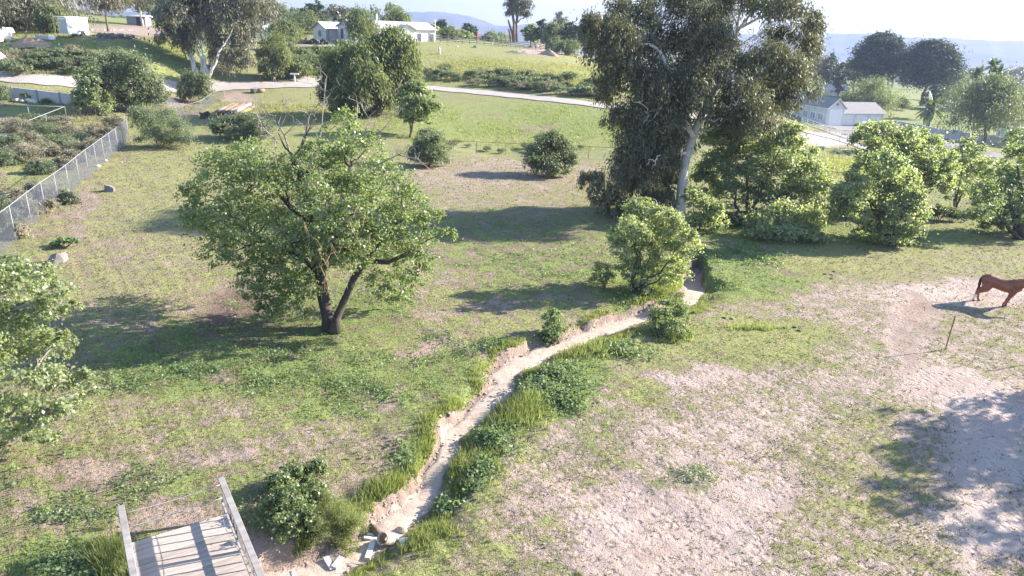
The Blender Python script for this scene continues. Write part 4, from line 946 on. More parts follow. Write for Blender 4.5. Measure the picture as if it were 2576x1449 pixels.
# tall bare-trunked gum trio
def tall_trio():
    zc = 205; b = on(1297, 104, zc)
    sk = [(tpx([(1292, 106), (1293, 60), (1289, 30), (1290, 0)], zc), [.5, .42, .35, .2]), (tpx([(1299, 106), (1299, 60), (1303, 30), (1305, -10)], zc, 1), [.5, .42, .35, .2]), (tpx([(1286, 106), (1282, 80), (1279, 74)], zc, -1), [.4, .3, .24]), (tpx([(1290, 105), (1287, 80), (1281, 60), (1278, 50)], zc, 0), [.4, .34, .28, .2])]
    tree('gum_tree', 'very tall gum tree trio with long bare trunks on the skyline', 'tree', b, sk, bpx([(1285, 10, 22, 18), (1305, 5, 24, 20), (1325, 15, 18, 16), (1295, 28, 16, 14), (1318, 32, 16, 12), (1300, -20, 30, 20), (1330, 38, 10, 9), (1282, 30, 12, 10)], zc, 2.), 6500, .7, 'gum', L_GUM, B_BROWN, 300, None, .2, 2, .03, .3)
tall_trio()
# palms
def palm(name, label, px, ytop, ybase, zc, fr, seed, lean=0, tr=.25, nf=34, skirt=True):
    r = np.random.default_rng(seed); top = at(px, ytop, zc); base = on(px-lean, ybase, zc); root = thing(name, label, 'palm tree', base)
    t = top-base; mb = MB(); mb.tube(wiggle([0, 0, -.3], t, 8, .012, r), np.linspace(tr*1.3, tr*.8, 8), 8); mb.obj('trunk', B_BROWN, root, True)
    q = []; 
    for i in range(nf+(12 if skirt else 0)):
        sk = i >= nf; el = r.uniform(-.5, 1.35) if not sk else r.uniform(-1.4, -.9); az = r.random()*6.283; L = fr*r.uniform(.8, 1.1)*(.6 if sk else 1)
        d = np.array([math.cos(az)*math.cos(el), math.sin(az)*math.cos(el), math.sin(el)]); s = np.array([-math.sin(az), math.cos(az), 0])
        pts = [t+d*L*f+np.array([0, 0, -.55*L*f*f*math.cos(el)]) for f in np.linspace(.05, 1, 7)]
        for a in range(6):
            w = fr*.20*math.sin(math.pi*(a+.8)/7.2); w2 = fr*.20*math.sin(math.pi*min(a+1.8, 7)/7.2)
            q.append([pts[a], pts[a]+s*w+[0, 0, -w*.4], pts[a+1]+s*w2+[0, 0, -w2*.4], pts[a+1]]); q.append([pts[a], pts[a+1], pts[a+1]-s*w2-[0, 0, w2*.4], pts[a]-s*w-[0, 0, w*.4]])
    V = np.array(q); link('fronds', quads_mesh('fronds', V, L_PALM, np.clip(r.normal(.45, .2, len(V)), 0, 1)), root)
palm('palm_tree', 'single tall fan palm on a slim leaning trunk on the hazy skyline', 2411, 146, 190, 250, 2.6, 310, -8, .3)
palm('palm_tree', 'topmost fan palm of the cluster near the right edge', 2500, 165, 200, 190, 3.0, 311)
palm('palm_tree', 'lower fan palm of the cluster, left of the topmost one', 2462, 184, 225, 180, 2.6, 312)
palm('palm_tree', 'front fan palm of the cluster, below the topmost one', 2511, 186, 240, 170, 3.0, 313)
palm('palm_tree', 'arching feather palm in front of the small shed', 2345, 268, 318, 158, 4.0, 314, 12, .35, 26, False)

# ================================================================== built things
M_WOOD = bark('weathered_grey_wood', (.19, .17, .165), (.38, .345, .33), 1.6, (.25, 1, 1), .004)
M_DECK = bark('weathered_deck_wood', (.30, .245, .21), (.47, .40, .35), 1.3, (.3, 1, 1), .004)
woodvar(M_DECK); woodvar(M_WOOD, .25)
M_OLDWOOD = bark('bleached_wood', (.42, .37, .32), (.68, .62, .56), 1.6, (.3, 1, 1), .006)
M_GALV = simple('galvanised_steel', (.27, .275, .29), .55, .12, 2., 0, .15, .4)
M_MESHW = simple('galvanised_wire', (.40, .40, .43), .5, .1, 2., 0, .3, .5)
M_WIRED = simple('dull_wire', (.22, .21, .20), .6, .1, 2., 0, .3)
M_RUST = simple('rusty_steel', (.15, .085, .055), .8, .35, 6., .004, .2)
M_ROCK = simple('grey_granite', (.185, .17, .165), .9, .3, 1.6, .03)
M_ROCKW = simple('pale_rock', (.62, .58, .54), .9, .15, 1.6, .02)
M_TANROCK = simple('tan_sandstone', (.47, .39, .31), .92, .25, 2.5, .02)
M_WHITE = simple('white_paint', (.78, .77, .75), .55, .06, 1., 0)
M_CREAM = simple('cream_siding', (.66, .63, .60), .75, .06, .6, .0)
M_TRIM = simple('slate_trim', (.22, .22, .25), .6, .08, 1.)
M_ROOFG = simple('light_shingle_roof', (.52, .50, .49), .85, .15, 2., .01)
M_ROOFD = simple('grey_shingle_roof', (.24, .22, .22), .85, .18, 2., .01)
M_GLASS = simple('window_glass', (.10, .11, .13), .1, .1, 1., 0, 0., .8)
M_DARK = simple('dark_opening', (.05, .05, .06), .8, .1)
M_REDROOF = simple('red_roof', (.48, .13, .10), .7, .12, 1.)
M_BLOCK = simple('grey_block_wall', (.42, .41, .41), .9, .1, .9, .01)
M_SOIL = simple('loose_brown_soil', (.33, .235, .16), .95, .3, 2., .06)
M_CLOD = simple('dry_clod', (.36, .29, .245), .95, .25, 3., .02)
M_MULCH = simple('dark_mulch', (.06, .045, .04), .95, .4, 4., .05)
M_ORANGE = bark('orange_timber', (.20, .115, .06), (.34, .215, .125), 1.6, (.3, 1, 1), .005)
M_BRTIM = bark('brown_timber', (.16, .10, .07), (.30, .21, .15), 1.6, (.3, 1, 1), .005)
M_RUBBER = simple('black_rubber', (.03, .03, .03), .8, .2)
M_CARPAINT = simple('dark_car_paint', (.035, .04, .055), .25, .1, 1., 0, .2, .6)
M_HORSE = None

# ---- footbridge
def footbridge():
    O = Vector((-9.25, 13.93, 0)); e = Vector((.553, -.833, 0)); n = Vector((.833, .553, 0)); W = 2.31; Z = .17; L = 6.2
    rz = math.atan2(n.y, n.x)     # local x across the deck, local -y along the bridge towards the viewer
    t = thing('footbridge', 'weathered wooden footbridge with two handrails crossing the dry creek', 'footbridge', O, rz)
    r = np.random.default_rng(12)
    base = [MB().box((0, 0, 0), (W-.02, .183, .04)).mesh('plank', M_DECK) for _ in range(1)][0]
    y = -.12
    for i in range(32):
        o = link('plank', base, t); o.location = (W/2+r.uniform(-.015, .015), y-.095, Z-.02+r.uniform(-.003, .003)); o.rotation_euler = (0, 0, r.uniform(-.004, .004)); y -= .192
    for x in (.15, W/2, W-.15): MB().box((x, -L/2-.1, Z-.14), (.09, L-.1, .2)).obj('joist', M_WOOD, t)
    post = MB().box((0, 0, .23), (.09, .09, 1.78)).mesh('post', M_WOOD); bal = MB().box((0, 0, 0), (.035, .035, .86)).mesh('baluster', M_WOOD)
    for s, x in ((0, 0.), (1, W)):
        bevel(MB().box((x, -L/2+.05, 1.14+.02), (.15, L+.1, .042)).obj('handrail', M_WOOD, t), .006)
        MB().box((x+(.06 if s == 0 else -.06), -L/2, .52), (.04, L-.05, .09)).obj('lower_rail', M_WOOD, t)
        MB().box((x, -L/2, 1.085), (.04, L-.05, .1)).obj('upper_rail', M_WOOD, t)
        for yy in (-.10, -1.75, -3.4, -5.05): o = link('post', post, t); o.location = (x+(.005 if s else -.005), yy, 0)
        k = 0; yy = -.36
        while yy > -L+.1:
            o = link('baluster', bal, t); o.location = (x+(.055 if s == 0 else -.055)*-1, yy, .66); yy -= .30; k += 1
    def wire(z0, z1, sag):
        pts = [Vector((W*f, .02, z0+(z1-z0)*f-sag*math.sin(math.pi*f))) for f in np.linspace(.01, .99, 12)]
        MB().tube(pts, .009, 5).obj('wire', M_MESHW, t, True)
    wire(.98, 1.02, .05); wire(.55, .6, .03)
    pts = [Vector((W-.1-.16*math.sin(f*6), -.1-(L-.4)*f, .95-.10*abs(math.sin(f*7)))) for f in np.linspace(0, 1, 24)]
    MB().tube(pts, .006, 5).obj('cable', M_GALV, t, True)
footbridge()

# ---- chain-link fences
def chain_fence(name, label, pts, H, mesh_step=.075, wire=.0075, post_r=.03, mat=None, wmat=None, rail=True, group=None, lean=0.):
    mat = mat or M_GALV
    pts = [Vector(p) for p in pts]; o0 = pts[0].copy(); t = thing(name, label, 'fence', o0, 0, group)
    pm = MB().tube([(0, 0, -.25), (0, 0, H+.02)], post_r, 8).mesh('post', mat, True)
    tops = []
    for p in pts: o = link('post', pm, t); o.location = p-o0; o.rotation_euler = (0, lean, 0); tops.append(p-o0+Vector((0, 0, H)))
    if rail: MB().tube(tops, .024, 6).obj('top_rail', mat, t, True)
    Q = []
    for a, b in zip(pts[:-1], pts[1:]):
        a = a-o0; b = b-o0; d = b-a; L = math.hypot(d.x, d.y); u = np.array(d)/max(L, 1e-6); nn = np.array([-u[1], u[0], 0])
        k = np.arange(-H, L+H, mesh_step*1.41)
        for sg in (1, -1):
            s0 = k if sg == 1 else k; x0 = s0; x1 = s0+H
            lo = np.clip((0-x0)/H, 0, 1); hi = np.clip((L-x0)/H, 0, 1); m = hi > lo+.01
            xa = x0[m]+lo[m]*H; xb = x0[m]+hi[m]*H
            za = lo[m]*H if sg == 1 else H-lo[m]*H; zb = hi[m]*H if sg == 1 else H-hi[m]*H
            P0 = np.array(a)+u*xa[:, None]; P0[:, 2] += za+.03; P1 = np.array(a)+u*xb[:, None]; P1[:, 2] += zb+.03
            w = wire/2; side = np.array([u[0]*.7, u[1]*.7, -.7*sg])
            c1 = side*w; c2 = nn*w-side*w*.5; c3 = -nn*w-side*w*.5
            for q1, q2 in ((c1, c2), (c2, c3), (c3, c1)): Q.append(np.stack([P0+q1, P1+q1, P1+q2, P0+q2], 1))
    V = np.concatenate(Q); link('wire_mesh', quads_mesh('wire_mesh', V, M_WIRED if mat is M_RUST else M_MESHW), t)
    return t
fp = [(-75, 700), (-30, 660), (19, 624), (80, 613), (119, 542), (162, 508), (195, 472), (226, 438), (255, 407), (280, 381), (302, 362), (325, 350)]
a0 = gp(19, 626); a1 = gp(325, 350)
def onfence(f): q = a0+(a1-a0)*f; q[2] = hz(q[0], q[1]); return q
chain_fence('chain_link_fence', 'long galvanised chain-link fence receding up the left side of the meadow', [onfence(f) for f in np.linspace(-.28, 1, 17)], 2.05, .07, .0065, .024)
chain_fence('chain_link_fence', 'low chain-link fence crossing the far side of the meadow in front of the green field', [gp(x, y) for x, y in [(900, 372), (960, 377), (1040, 381), (1125, 384), (1198, 386), (1272, 389), (1350, 393), (1420, 396), (1480, 399), (1545, 402), (1620, 404), (1700, 405)]], 1.25, .12, .006, .025, M_RUST)
chain_fence('chain_link_fence', 'chain-link fence seen in the gap between the right-hand poplars', [gp(x, y) for x, y in [(2060, 400), (2110, 402), (2160, 403), (2215, 405), (2270, 410)]], 1.25, .12, .007, .025)
chain_fence('chain_link_fence', 'short chain-link fence beside the lumber pile', [gp(x, y) for x, y in [(415, 262), (463, 300), (508, 284), (538, 262), (565, 250)]], 1.5, .12, .008, .025)
chain_fence('chain_link_fence', 'chain-link fence along the edge of the white driveway', [gp(x, y) for x, y in [(2045, 345), (2078, 352), (2110, 360), (2140, 368), (2170, 377)]], 1.1, .16, .008, .025, M_RUST)
chain_fence('chain_link_fence', 'dark chain-link fence joining the end of the long fence to the block wall', [gp(x, y) for x, y in [(168, 300), (205, 303), (245, 308), (285, 318), (325, 345)]], 1.5, .14, .007, .022, M_RUST)
def pipe_fence():
    P = [gp(x, y) for x, y in [(-60, 288), (0, 292), (75, 298), (168, 300)]]; P2 = [gp(x, y) for x, y in [(168, 300), (120, 320), (60, 345)]]
    t = thing('pipe_fence', 'pale pipe rail fence turning a corner beside the dry brush at far left', 'fence', P[0])
    o = Vector(P[0]); H = 1.35
    for p in P+P2[1:]: MB().tube([Vector(p)-o, Vector(p)-o+Vector((0, 0, H))], .03, 8).obj('post', M_GALV, t, True)
    MB().tube([Vector(p)-o+Vector((0, 0, H)) for p in P], .035, 8).obj('rail', M_GALV, t, True); MB().tube([Vector(p)-o+Vector((0, 0, H)) for p in P2], .035, 8).obj('rail', M_GALV, t, True)
pipe_fence()
def board_fence(name, label, px, H, nr, m, mp, w=.12, ph=None, rails=None):
    P = [Vector(gp(x, y)) for x, y in px]; t = thing(name, label, 'fence', P[0]); o = P[0]
    pm = MB().box((0, 0, (ph or H)/2-.1), (w, w, (ph or H)+.2)).mesh('post', mp)
    for p in P: q = link('post', pm, t); q.location = p-o
    for a, b in zip(P[:-1], P[1:]):
        for k in range(nr): z = H*(k+.8)/nr; MB().beam(a-o+Vector((0, 0, z)), b-o+Vector((0, 0, z)), .045, .14).obj('rail', m, t)
    return t
def lerp_px(a, b, n): return [(a[0]+(b[0]-a[0])*f, a[1]+(b[1]-a[1])*f) for f in np.linspace(0, 1, n)]
board_fence('rail_fence', 'white three-rail fence in front of the white barn', lerp_px((2016, 308), (2160, 356), 11), 1.15, 3, M_WHITE, M_WHITE, .14)
board_fence('corral_fence', 'grey plank corral fence just right of the pale house', lerp_px((1072, 103), (1236, 114), 10), 1.3, 3, M_WOOD, M_WOOD, .14, 1.6)
board_fence('corral_fence', 'brown board corral fence with pale posts below the bare tall trunks', lerp_px((1243, 115), (1370, 127), 13), 1.35, 4, M_BRTIM, M_OLDWOOD, .16, 1.7)
def block_wall(name, label, px, H, m, mp, cap=True):
    P = [Vector(gp(x, y)) for x, y in px]; t = thing(name, label, 'wall', P[0]); o = P[0]
    for a, b in zip(P[:-1], P[1:]):
        mb = MB(); d = (b-a); nrm = Vector((-d.y, d.x, 0)).normalized()*.1; dn = Vector((0, 0, -.8)); h = Vector((0, 0, H)); e = d.normalized()*.02
        mb.prism([a-o-nrm+dn+e, a-o+nrm+dn+e, a-o+nrm+h+e, a-o-nrm+h+e], a, b-e*2); mb.obj('panel', m, t)
    for p in P: MB().box(p-o+Vector((0, 0, H/2-.2)), (.26, .26, H+.5)).obj('pilaster', mp, t)
block_wall('block_wall', 'long pale grey block wall along the street at far right', [(2245, 322), (2300, 332), (2361, 346), (2413, 355), (2467, 362), (2520, 368), (2580, 376), (2660, 388)], 1.75, M_BLOCK, M_BLOCK)
block_wall('block_wall', 'pale retaining wall with dark posts at far left below the road', [(-20, 239), (22, 245), (98, 254), (155, 261), (185, 265)], 1.25, M_BLOCK, M_TRIM)

# ---- buildings
def gable_block(t, O, u, v, L, W, H, R, wall, roof, trim, name='wall', over=.35, base=-1.2):
    """box with ridge along u (length L); v = width direction W; O = corner; R = ridge rise"""
    O = Vector(O); u = Vector(u); v = Vector(v); z = Vector((0, 0, 1))
    mb = MB(); g = [O+z*base, O+v*W+z*base, O+v*W+z*H, O+v*W/2+z*(H+R), O+z*H]
    mb.prism(g, O, O+u*L); mb.obj(name, wall, t)
    sl = math.hypot(W/2, R); k = over/ (W/2)
    for s in (0, 1):
        a = O+v*W/2+z*(H+R+.03)-u*over; b = (O-v*over if s == 0 else O+v*(W+over))+z*(H-R*k+.03)-u*over
        th = z*.12
        MB().prism([a, b, b+th, a+th], O, O+u*(L+2*over)).obj('roof', roof, t)
        MB().prism([b-z*.03, b+(v*.04 if s else -v*.04)-z*.03, b+(v*.04 if s else -v*.04)+z*.14, b+z*.14], O, O+u*(L+2*over)).obj('fascia', trim, t)
    for e in (-over-.045, L+over+.005):
        for s in (0, 1):
            a = O+v*W/2+z*(H+R+.17)+u*e; b = (O-v*(over+.03) if s == 0 else O+v*(W+over+.03))+z*(H-R*k+.15)+u*e
            MB().prism([a, b, b-z*.2, a-z*.2], O, O+u*.04).obj('barge_board', trim, t)
def window(t, O, d, nrm, w, h, frame, glass, name='window', fw=.09):
    """O = lower left corner on the wall, d along the wall, nrm outward"""
    O = Vector(O); d = Vector(d); n = Vector(nrm); z = Vector((0, 0, 1)); mb = MB()
    def bar(a, b): mb.prism([a, a+d*b[0]+z*0, a+d*b[0]+z*b[1], a+z*b[1]], Vector((0, 0, 0)), n*.06)
    bar(O, (w, fw)); bar(O+z*(h-fw), (w, fw)); bar(O+z*fw, (fw, h-2*fw)); bar(O+d*(w-fw)+z*fw, (fw, h-2*fw)); bar(O+d*(w/2-fw/4)+z*fw, (fw/2, h-2*fw))
    f = mb.obj(name, frame, t)
    MB().prism([O+d*fw+z*fw, O+d*(w-fw)+z*fw, O+d*(w-fw)+z*(h-fw), O+d*fw+z*(h-fw)], Vector((0, 0, 0)), n*.025).obj('pane', glass, f)
def house():
    th = math.radians(40); u = Vector((math.cos(th), math.sin(th), 0)); n = Vector((math.sin(th), -math.cos(th), 0))
    G = Vector(on(895, 109, 148)); z0 = G.z; G0 = G.copy()
    t = thing('ranch_house', 'pale single-storey house with grey trim and light gabled roofs on the hill', 'house', G); t.scale = (1.06, 1.06, 1.1)
    L, W = 19., 7.7
    A = -n*W
    gable_block(t, A, u, n, L, W, 3.0, 1.25, M_CREAM, M_ROOFG, M_TRIM)
    Q = Vector(at(825, 104, 153)); Q.z = z0; Q = Q-G; W1 = 6.1
    gable_block(t, Q-n*W1, u, n, 8.5, W1, 2.45, 1.15, M_CREAM, M_ROOFG, M_TRIM, 'garage_wing')
    # front cross gable on the sunny side
    f0 = 9.6; gw = 3.6
    gable_block(t, u*f0+n*1.3, -n, u, 4.6, gw, 2.9, .85, M_CREAM, M_ROOFG, M_TRIM, 'front_gable', .3)
    window(t, A+n*1.3-u*.0+Vector((0, 0, .6)), n, -u, 1.2, 2.1, M_TRIM, M_GLASS); window(t, Q-n*W1+n*2.5+Vector((0, 0, .95)), n, -u, 1.35, 1.1, M_TRIM, M_GLASS)
    window(t, u*(f0+1.0)+n*1.3+Vector((0, 0, .7)), u, n, 1.5, 1.5, M_WHITE, M_GLASS); window(t, u*14.3+Vector((0, 0, .7)), u, n, 1.0, 1.6, M_TRIM, M_GLASS); window(t, u*17.3+Vector((0, 0, .7)), u, n, .9, 1.7, M_WHITE, M_GLASS); window(t, u*4.5+Vector((0, 0, .8)), u, n, 1.6, 1.3, M_TRIM, M_GLASS)
    MB().prism([Q+Vector((.05, 0, -.8)), Q+n*1.2+Vector((0, 0, -.8)), Q+n*1.2+Vector((0, 0, 2.3)), Q+Vector((.05, 0, 2.3))], Vector((0, 0, 0)), u*.15).obj('garage_panel', M_TRIM, t)
    MB().tube([u*7.2-n*4.4+Vector((0, 0, 3.6)), u*7.2-n*4.4+Vector((0, 0, 5.6))], .16, 8).obj('flue', M_WHITE, t, True)
    for a, b in ((12, -2.2), (15, -1.9), (16.8, -1.4)): MB().tube([u*a+n*b+Vector((0, 0, 3.2)), u*a+n*b+Vector((0, 0, 4.05))], .09, 6).obj('roof_vent', M_TRIM, t)
    m = thing('antenna_mast', 'thin white mast standing at the right corner of the pale house', 'mast', G0+u*(L+.6)+n*.5); MB().tube([(0, 0, -1.5), (0, 0, 5.6)], .08, 8).obj('pole', M_WHITE, m, True); MB().box((0, 0, 5.2), (.5, .05, .05)).obj('crossbar', M_WHITE, m)
    for i, (px, w, lab) in enumerate([(788, 1.9, 'larger dark mulch mound in front of the house\'s left gable'), (812, 1.4, 'smaller dark mulch mound beside the larger one at the house')]):
        mound('mulch_mound', lab, on(px, 104, 147), w, 1.0, M_MULCH, 900+i)
def mound(name, label, P, w, h, m, seed, cat='mound', lump=.16):
    r = np.random.default_rng(seed); a = 10; V = np.zeros((a, 19, 3))
    for i in range(a):
        for j in range(19):
            f = i/(a-1); an = 2*math.pi*j/18; k = 1+lump*math.sin(an*2+seed)+lump*.6*math.sin(an*5+seed*2)
            V[i, j] = (w*f*k*math.cos(an), w*f*k*math.sin(an)*.75, h*(1-f)**1.0*(1.15-.15*f)+ (0 if f == 1 else r.normal()*.04*h)-(.25 if i == a-1 else 0))
        V[i, 18] = V[i, 0]
    o = link(name, grid_mesh(name, V, m)); o.location = tuple(float(q) for q in P); return tag(o, label, cat)
house()
mound('soil_mound', 'tan soil mound beside the grey bush at the corral\'s right end', gp(1380, 138), 2.1, 1.15, M_SOIL, 3)
mound('soil_mound', 'low tan soil heap in the grass at far left, below the white rubble', gp(72, 114), 2.4, 1.2, M_SOIL, 4)
mound('soil_mound', 'broad flat grey-brown soil heap right of the tan heap', gp(100, 113), 2.4, .7, M_SOIL, 5)
mound('soil_mound', 'tan soil mound cut off by the left edge on the brushy slope', gp(2, 168), 2.0, 1.9, M_TANROCK, 6)
def barn():
    e1 = Vector((.955, .30, 0)); e2 = Vector((-.30, .955, 0)); A = Vector(on(2076, 313, 165)); z = Vector((0, 0, 1))
    t = thing('white_barn', 'white barn with gabled front and attached three-door garage wing', 'barn', A); t.scale = (1.14, 1.14, 1.14)
    gable_block(t, Vector((0, 0, 0)), e2, e1, 15., 4.2, 3.5, 1.75, M_CREAM, M_ROOFD, M_WHITE, 'barn_wall')
    B = e1*4.2+e2*2.2; WL = 10.8
    gable_block(t, B-e2*1.6, e1, e2, WL, 7.2, 2.45, 1.75, M_CREAM, M_ROOFD, M_WHITE, 'garage_wing', .4)
    F = B-e2*1.6
    for i in range(3):
        a = F+e1*(.25+i*3.5); d = MB().prism([a+z*.02, a+e1*2.8+z*.02, a+e1*2.8+z*2.15, a+z*2.15], Vector((0, 0, 0)), -e2*.05).obj('garage_door', M_WHITE, t)
        for k in range(1, 4): MB().prism([a+e1*.05+z*(.53*k), a+e1*2.75+z*(.53*k), a+e1*2.75+z*(.53*k+.03), a+e1*.05+z*(.53*k+.03)], Vector((0, 0, 0)), -e2*.065).obj('door_groove', M_BLOCK, d)
    for i in range(4): window(t, e2*(1.0+i*2.4)+e2*1.7+z*.75, -e2, -e1, 1.7, 1.5, M_WHITE, M_BLOCK, fw=.16)
    a = e1*.55; MB().prism([a+z*.02, a+e1*3.1+z*.02, a+e1*3.1+z*3.2, a+z*3.2], Vector((0, 0, 0)), -e2*.05).obj('barn_door', M_WHITE, t)
    MB().prism([e1*1.8+z*3.95, e1*2.4+z*3.95, e1*2.4+z*4.4, e1*1.8+z*4.4], Vector((0, 0, 0)), -e2*.05).obj('gable_vent', M_TRIM, t)
    for k in (3., 8.): MB().box(e2*k+e1*1.1+z*4.45, (.5, .5, .3)).obj('roof_vent', M_WHITE, t)
    # camper parked in front
    C = Vector(on(2197, 322, 150)); c = thing('camper_trailer', 'white camper with roof hatches parked in front of the garage wing', 'camper', C, .2)
    bevel(MB().box((0, 0, 1.5), (5.2, 2.3, 2.0)).obj('body', M_WHITE, c), .12, 2); bevel(MB().box((0, 0, 2.54), (5.0, 2.1, .12)).obj('roof', M_WHITE, c), .04)
    for x, y in ((-1.5, 0), (.2, .3), (1.6, -.2)): MB().box((x, y, 2.7), (.6, .6, .2)).obj('roof_hatch', M_TRIM, c)
    for x in (-1.6, 0., 1.4): MB().box((x, -1.16, 1.8), (.9, .04, .55)).obj('window', M_GLASS, c)
    MB().box((0, -1.155, 1.15), (5.0, .02, .12)).obj('stripe', M_TRIM, c)
    for x in (-.5, .5):
        for s in (-1, 1): MB().tube([(x, s*1.05-.1, .35), (x, s*1.05+.1, .35)], .35, 14).obj('wheel', M_RUBBER, c)
    MB().beam((-2.6, 0, .5), (-3.7, 0, .5), .12, .12).obj('hitch', M_TRIM, c)
barn()
def small_house(name, label, px, py, zc, yaw, L, W, H, R, wall, roof, trim, cat='house', win=2):
    P = Vector(on(px, py, zc)); t = thing(name, label, cat, P); u = Vector((math.cos(yaw), math.sin(yaw), 0)); v = Vector((-u.y, u.x, 0))
    gable_block(t, -u*L/2, u, v, L, W, H, R, wall, roof, trim)
    for i in range(win): window(t, -u*L/2+u*(L*(i+.5)/win-.5)+Vector((0, 0, .9)), u, -v, 1., 1., trim, M_GLASS)
    MB().prism([u*.1-v*.0, u*1.0, u*1.0+Vector((0, 0, 2.0)), u*.1+Vector((0, 0, 2.0))], Vector((0, 0, 0)), -v*.05).obj('door', M_DARK, t)
    return t
small_house('small_house', 'pale-roofed house half hidden behind the rusty gum tree at upper left', 628, 66, 160, .3, 9, 6, 2.4, 1.2, M_CREAM, M_ROOFG, M_WHITE)
small_house('open_shed', 'dark open shed with white roof behind the dirt yard', 343, 62, 165, .1, 4.2, 3.5, 2.0, .25, M_TRIM, M_WHITE, M_WHITE, 'shed', 0)
small_house('red_roof_shed', 'low shed with a red roof behind the corral fence', 1192, 110, 225, .1, 3.6, 3, .9, .7, M_CREAM, M_REDROOF, M_REDROOF, 'shed', 0)
small_house('garden_shed', 'small flat grey shed with pale roof behind the feather palm', 2368, 270, 215, -.25, 6.4, 5, 2.5, .25, M_BLOCK, M_ROOFG, M_TRIM, 'shed', 1)
small_house('small_house', 'lilac-roofed house corner at the right edge behind the weeping pepper tree', 2590, 336, 150, -.1, 7, 6, 2.6, .7, M_CREAM, M_ROOFG, M_WHITE)
small_house('small_house', 'low house roof showing between cypress and rounded tree', 2105, 236, 235, .1, 8, 6, 2.3, 1.2, M_CREAM, M_ROOFG, M_WHITE)
small_house('small_house', 'pale building glimpsed through the left foliage of the towering gum tree', 1590, 152, 190, .1, 9, 6, 2.4, 1.0, M_CREAM, M_ROOFG, M_WHITE)
def box_trailer():
    P = Vector(on(190, 96, 105)); yaw = math.radians(-22); t = thing('box_trailer', 'white box trailer with overhanging roof beside the gum trees at upper left', 'trailer', P, yaw)
    bevel(MB().box((0, 0, 1.6), (1.9, 3.4, 2.3)).obj('body', M_WHITE, t), .03); bevel(MB().box((-.2, -.1, 2.82), (2.6, 3.8, .12)).obj('roof', M_WHITE, t), .03)
    MB().box((0, -1.72, 1.5), (1.6, .04, 1.9)).obj('rear_door', M_BLOCK, t)
    for s in (-1, 1):
        MB().tube([(s*.9-.12, .6, .42), (s*.9+.12, .6, .42)], .42, 14).obj('wheel', M_RUBBER, t); MB().box((s*1.03, .6, .98), (.25, 1.2, .1)).obj('fender', M_BLOCK, t)
    MB().beam((0, 1.7, .55), (0, 3.2, .5), .15, .12).obj('hitch', M_TRIM, t); MB().tube([(0, 3.0, .5), (0, 3.0, 0)], .05, 6).obj('jack', M_TRIM, t)
    a = Vector(gp(196, 89)); b = Vector(gp(245, 97)); w = thing('timber_edging', 'long weathered timber lying in the grass right of the box trailer', 'timber', a); MB().beam((0, 0, .12), b-a+Vector((0, 0, .12)), .3, .25).obj('beam', M_OLDWOOD, w)
    q = Vector(gp(117, 101)); w = thing('water_tub', 'pale tub with white end lying in the grass left of the box trailer', 'tub', q, .2)
    bevel(MB().box((-.4, 0, .35), (1.9, .9, .6)).obj('tub', M_BLOCK, w), .1, 2); bevel(MB().box((.85, -.1, .38), (.75, .8, .62)).obj('bucket', M_WHITE, w), .08, 2); MB().tube([(-1.3, 0, .4), (-1.3, 0, .9)], .05, 6).obj('handle', M_RUST, w)
box_trailer()
def rubble(name, label, px0, px1, n, s, mats, seed, hump=.4):
    r = np.random.default_rng(seed); mb = MB(); P0 = gp(*px0); P1 = gp(*px1); o = P0.copy()
    for i in range(n):
        f = r.random(); q = P0+(P1-P0)*f+np.array([r.normal()*.5, r.normal()*.6, 0]); q[2] = hz(q[0], q[1])+r.random()*hump; d = s*r.uniform(.4, 1.3)
        M = Matrix.Rotation(r.random()*6, 3, 'Z')@Matrix.Rotation(r.random()*1.2, 3, 'X')@Matrix.Rotation(r.random()*1.2, 3, 'Y'); mb.box(q-o, (d, d*r.uniform(.5, 1), d*r.uniform(.3, .8)), M=M)
    ob = mb.obj(name, mats); ob.location = tuple(float(v) for v in o); return tag(ob, label, 'rubble', None, 'stuff')
rubble('rubble', 'long heap of grey rubble lying across the bare dirt yard', (250, 98), (348, 100), 130, .5, M_ROCK, 31, .5)
rubble('rubble', 'small scatter of rubble at the right end of the dirt yard', (365, 104), (382, 105), 24, .5, M_ROCK, 32, .3)
rubble('rubble', 'white broken concrete heap at the far left edge', (-6, 105), (22, 104), 50, .9, M_ROCKW, 33, 1.2)
rubble('rubble', 'scattered white bricks across the dirt yard behind the rubble heap', (230, 76), (330, 76), 34, .28, M_ROCKW, 34, .05)

# ---- rocks
def rock_mesh(name, m, seed, sq=(1, 1, .75), sub=3):
    bm = bmesh.new(); bmesh.ops.create_icosphere(bm, subdivisions=sub, radius=1); r = np.random.default_rng(seed)
    pl = unit(r.normal(size=(16, 3))); pd = r.uniform(.42, .82, 16)
    for v in bm.verts:
        p = np.array(v.co)
        for q, d in zip(pl, pd):
            k = p@q
            if k > d: p = p-q*(k-d)*.97
        p = p*(1+.04*math.sin(p[0]*7+seed)+.03*math.sin(p[1]*9+p[2]*8)); v.co = Vector(p*np.array(sq))
    me = bpy.data.meshes.new(name); bm.to_mesh(me); bm.free(); me.materials.append(m); me.polygons.foreach_set('use_smooth', [name == 'head' or name == 'eye']*len(me.polygons)); return me
RK = [rock_mesh('boulder', M_ROCK, 1, (1.25, 1.0, .95)), rock_mesh('boulder', M_ROCKW, 2, (1.1, .8, .6)), rock_mesh('stone', M_TANROCK, 3, (1, .8, .6), 2), rock_mesh('stone', M_ROCKW, 4, (1, .8, .6), 2), rock_mesh('stone', M_TANROCK, 5, (1.1, .7, .7), 2), rock_mesh('stone', M_ROCK, 6, (1, .9, .6), 2)]
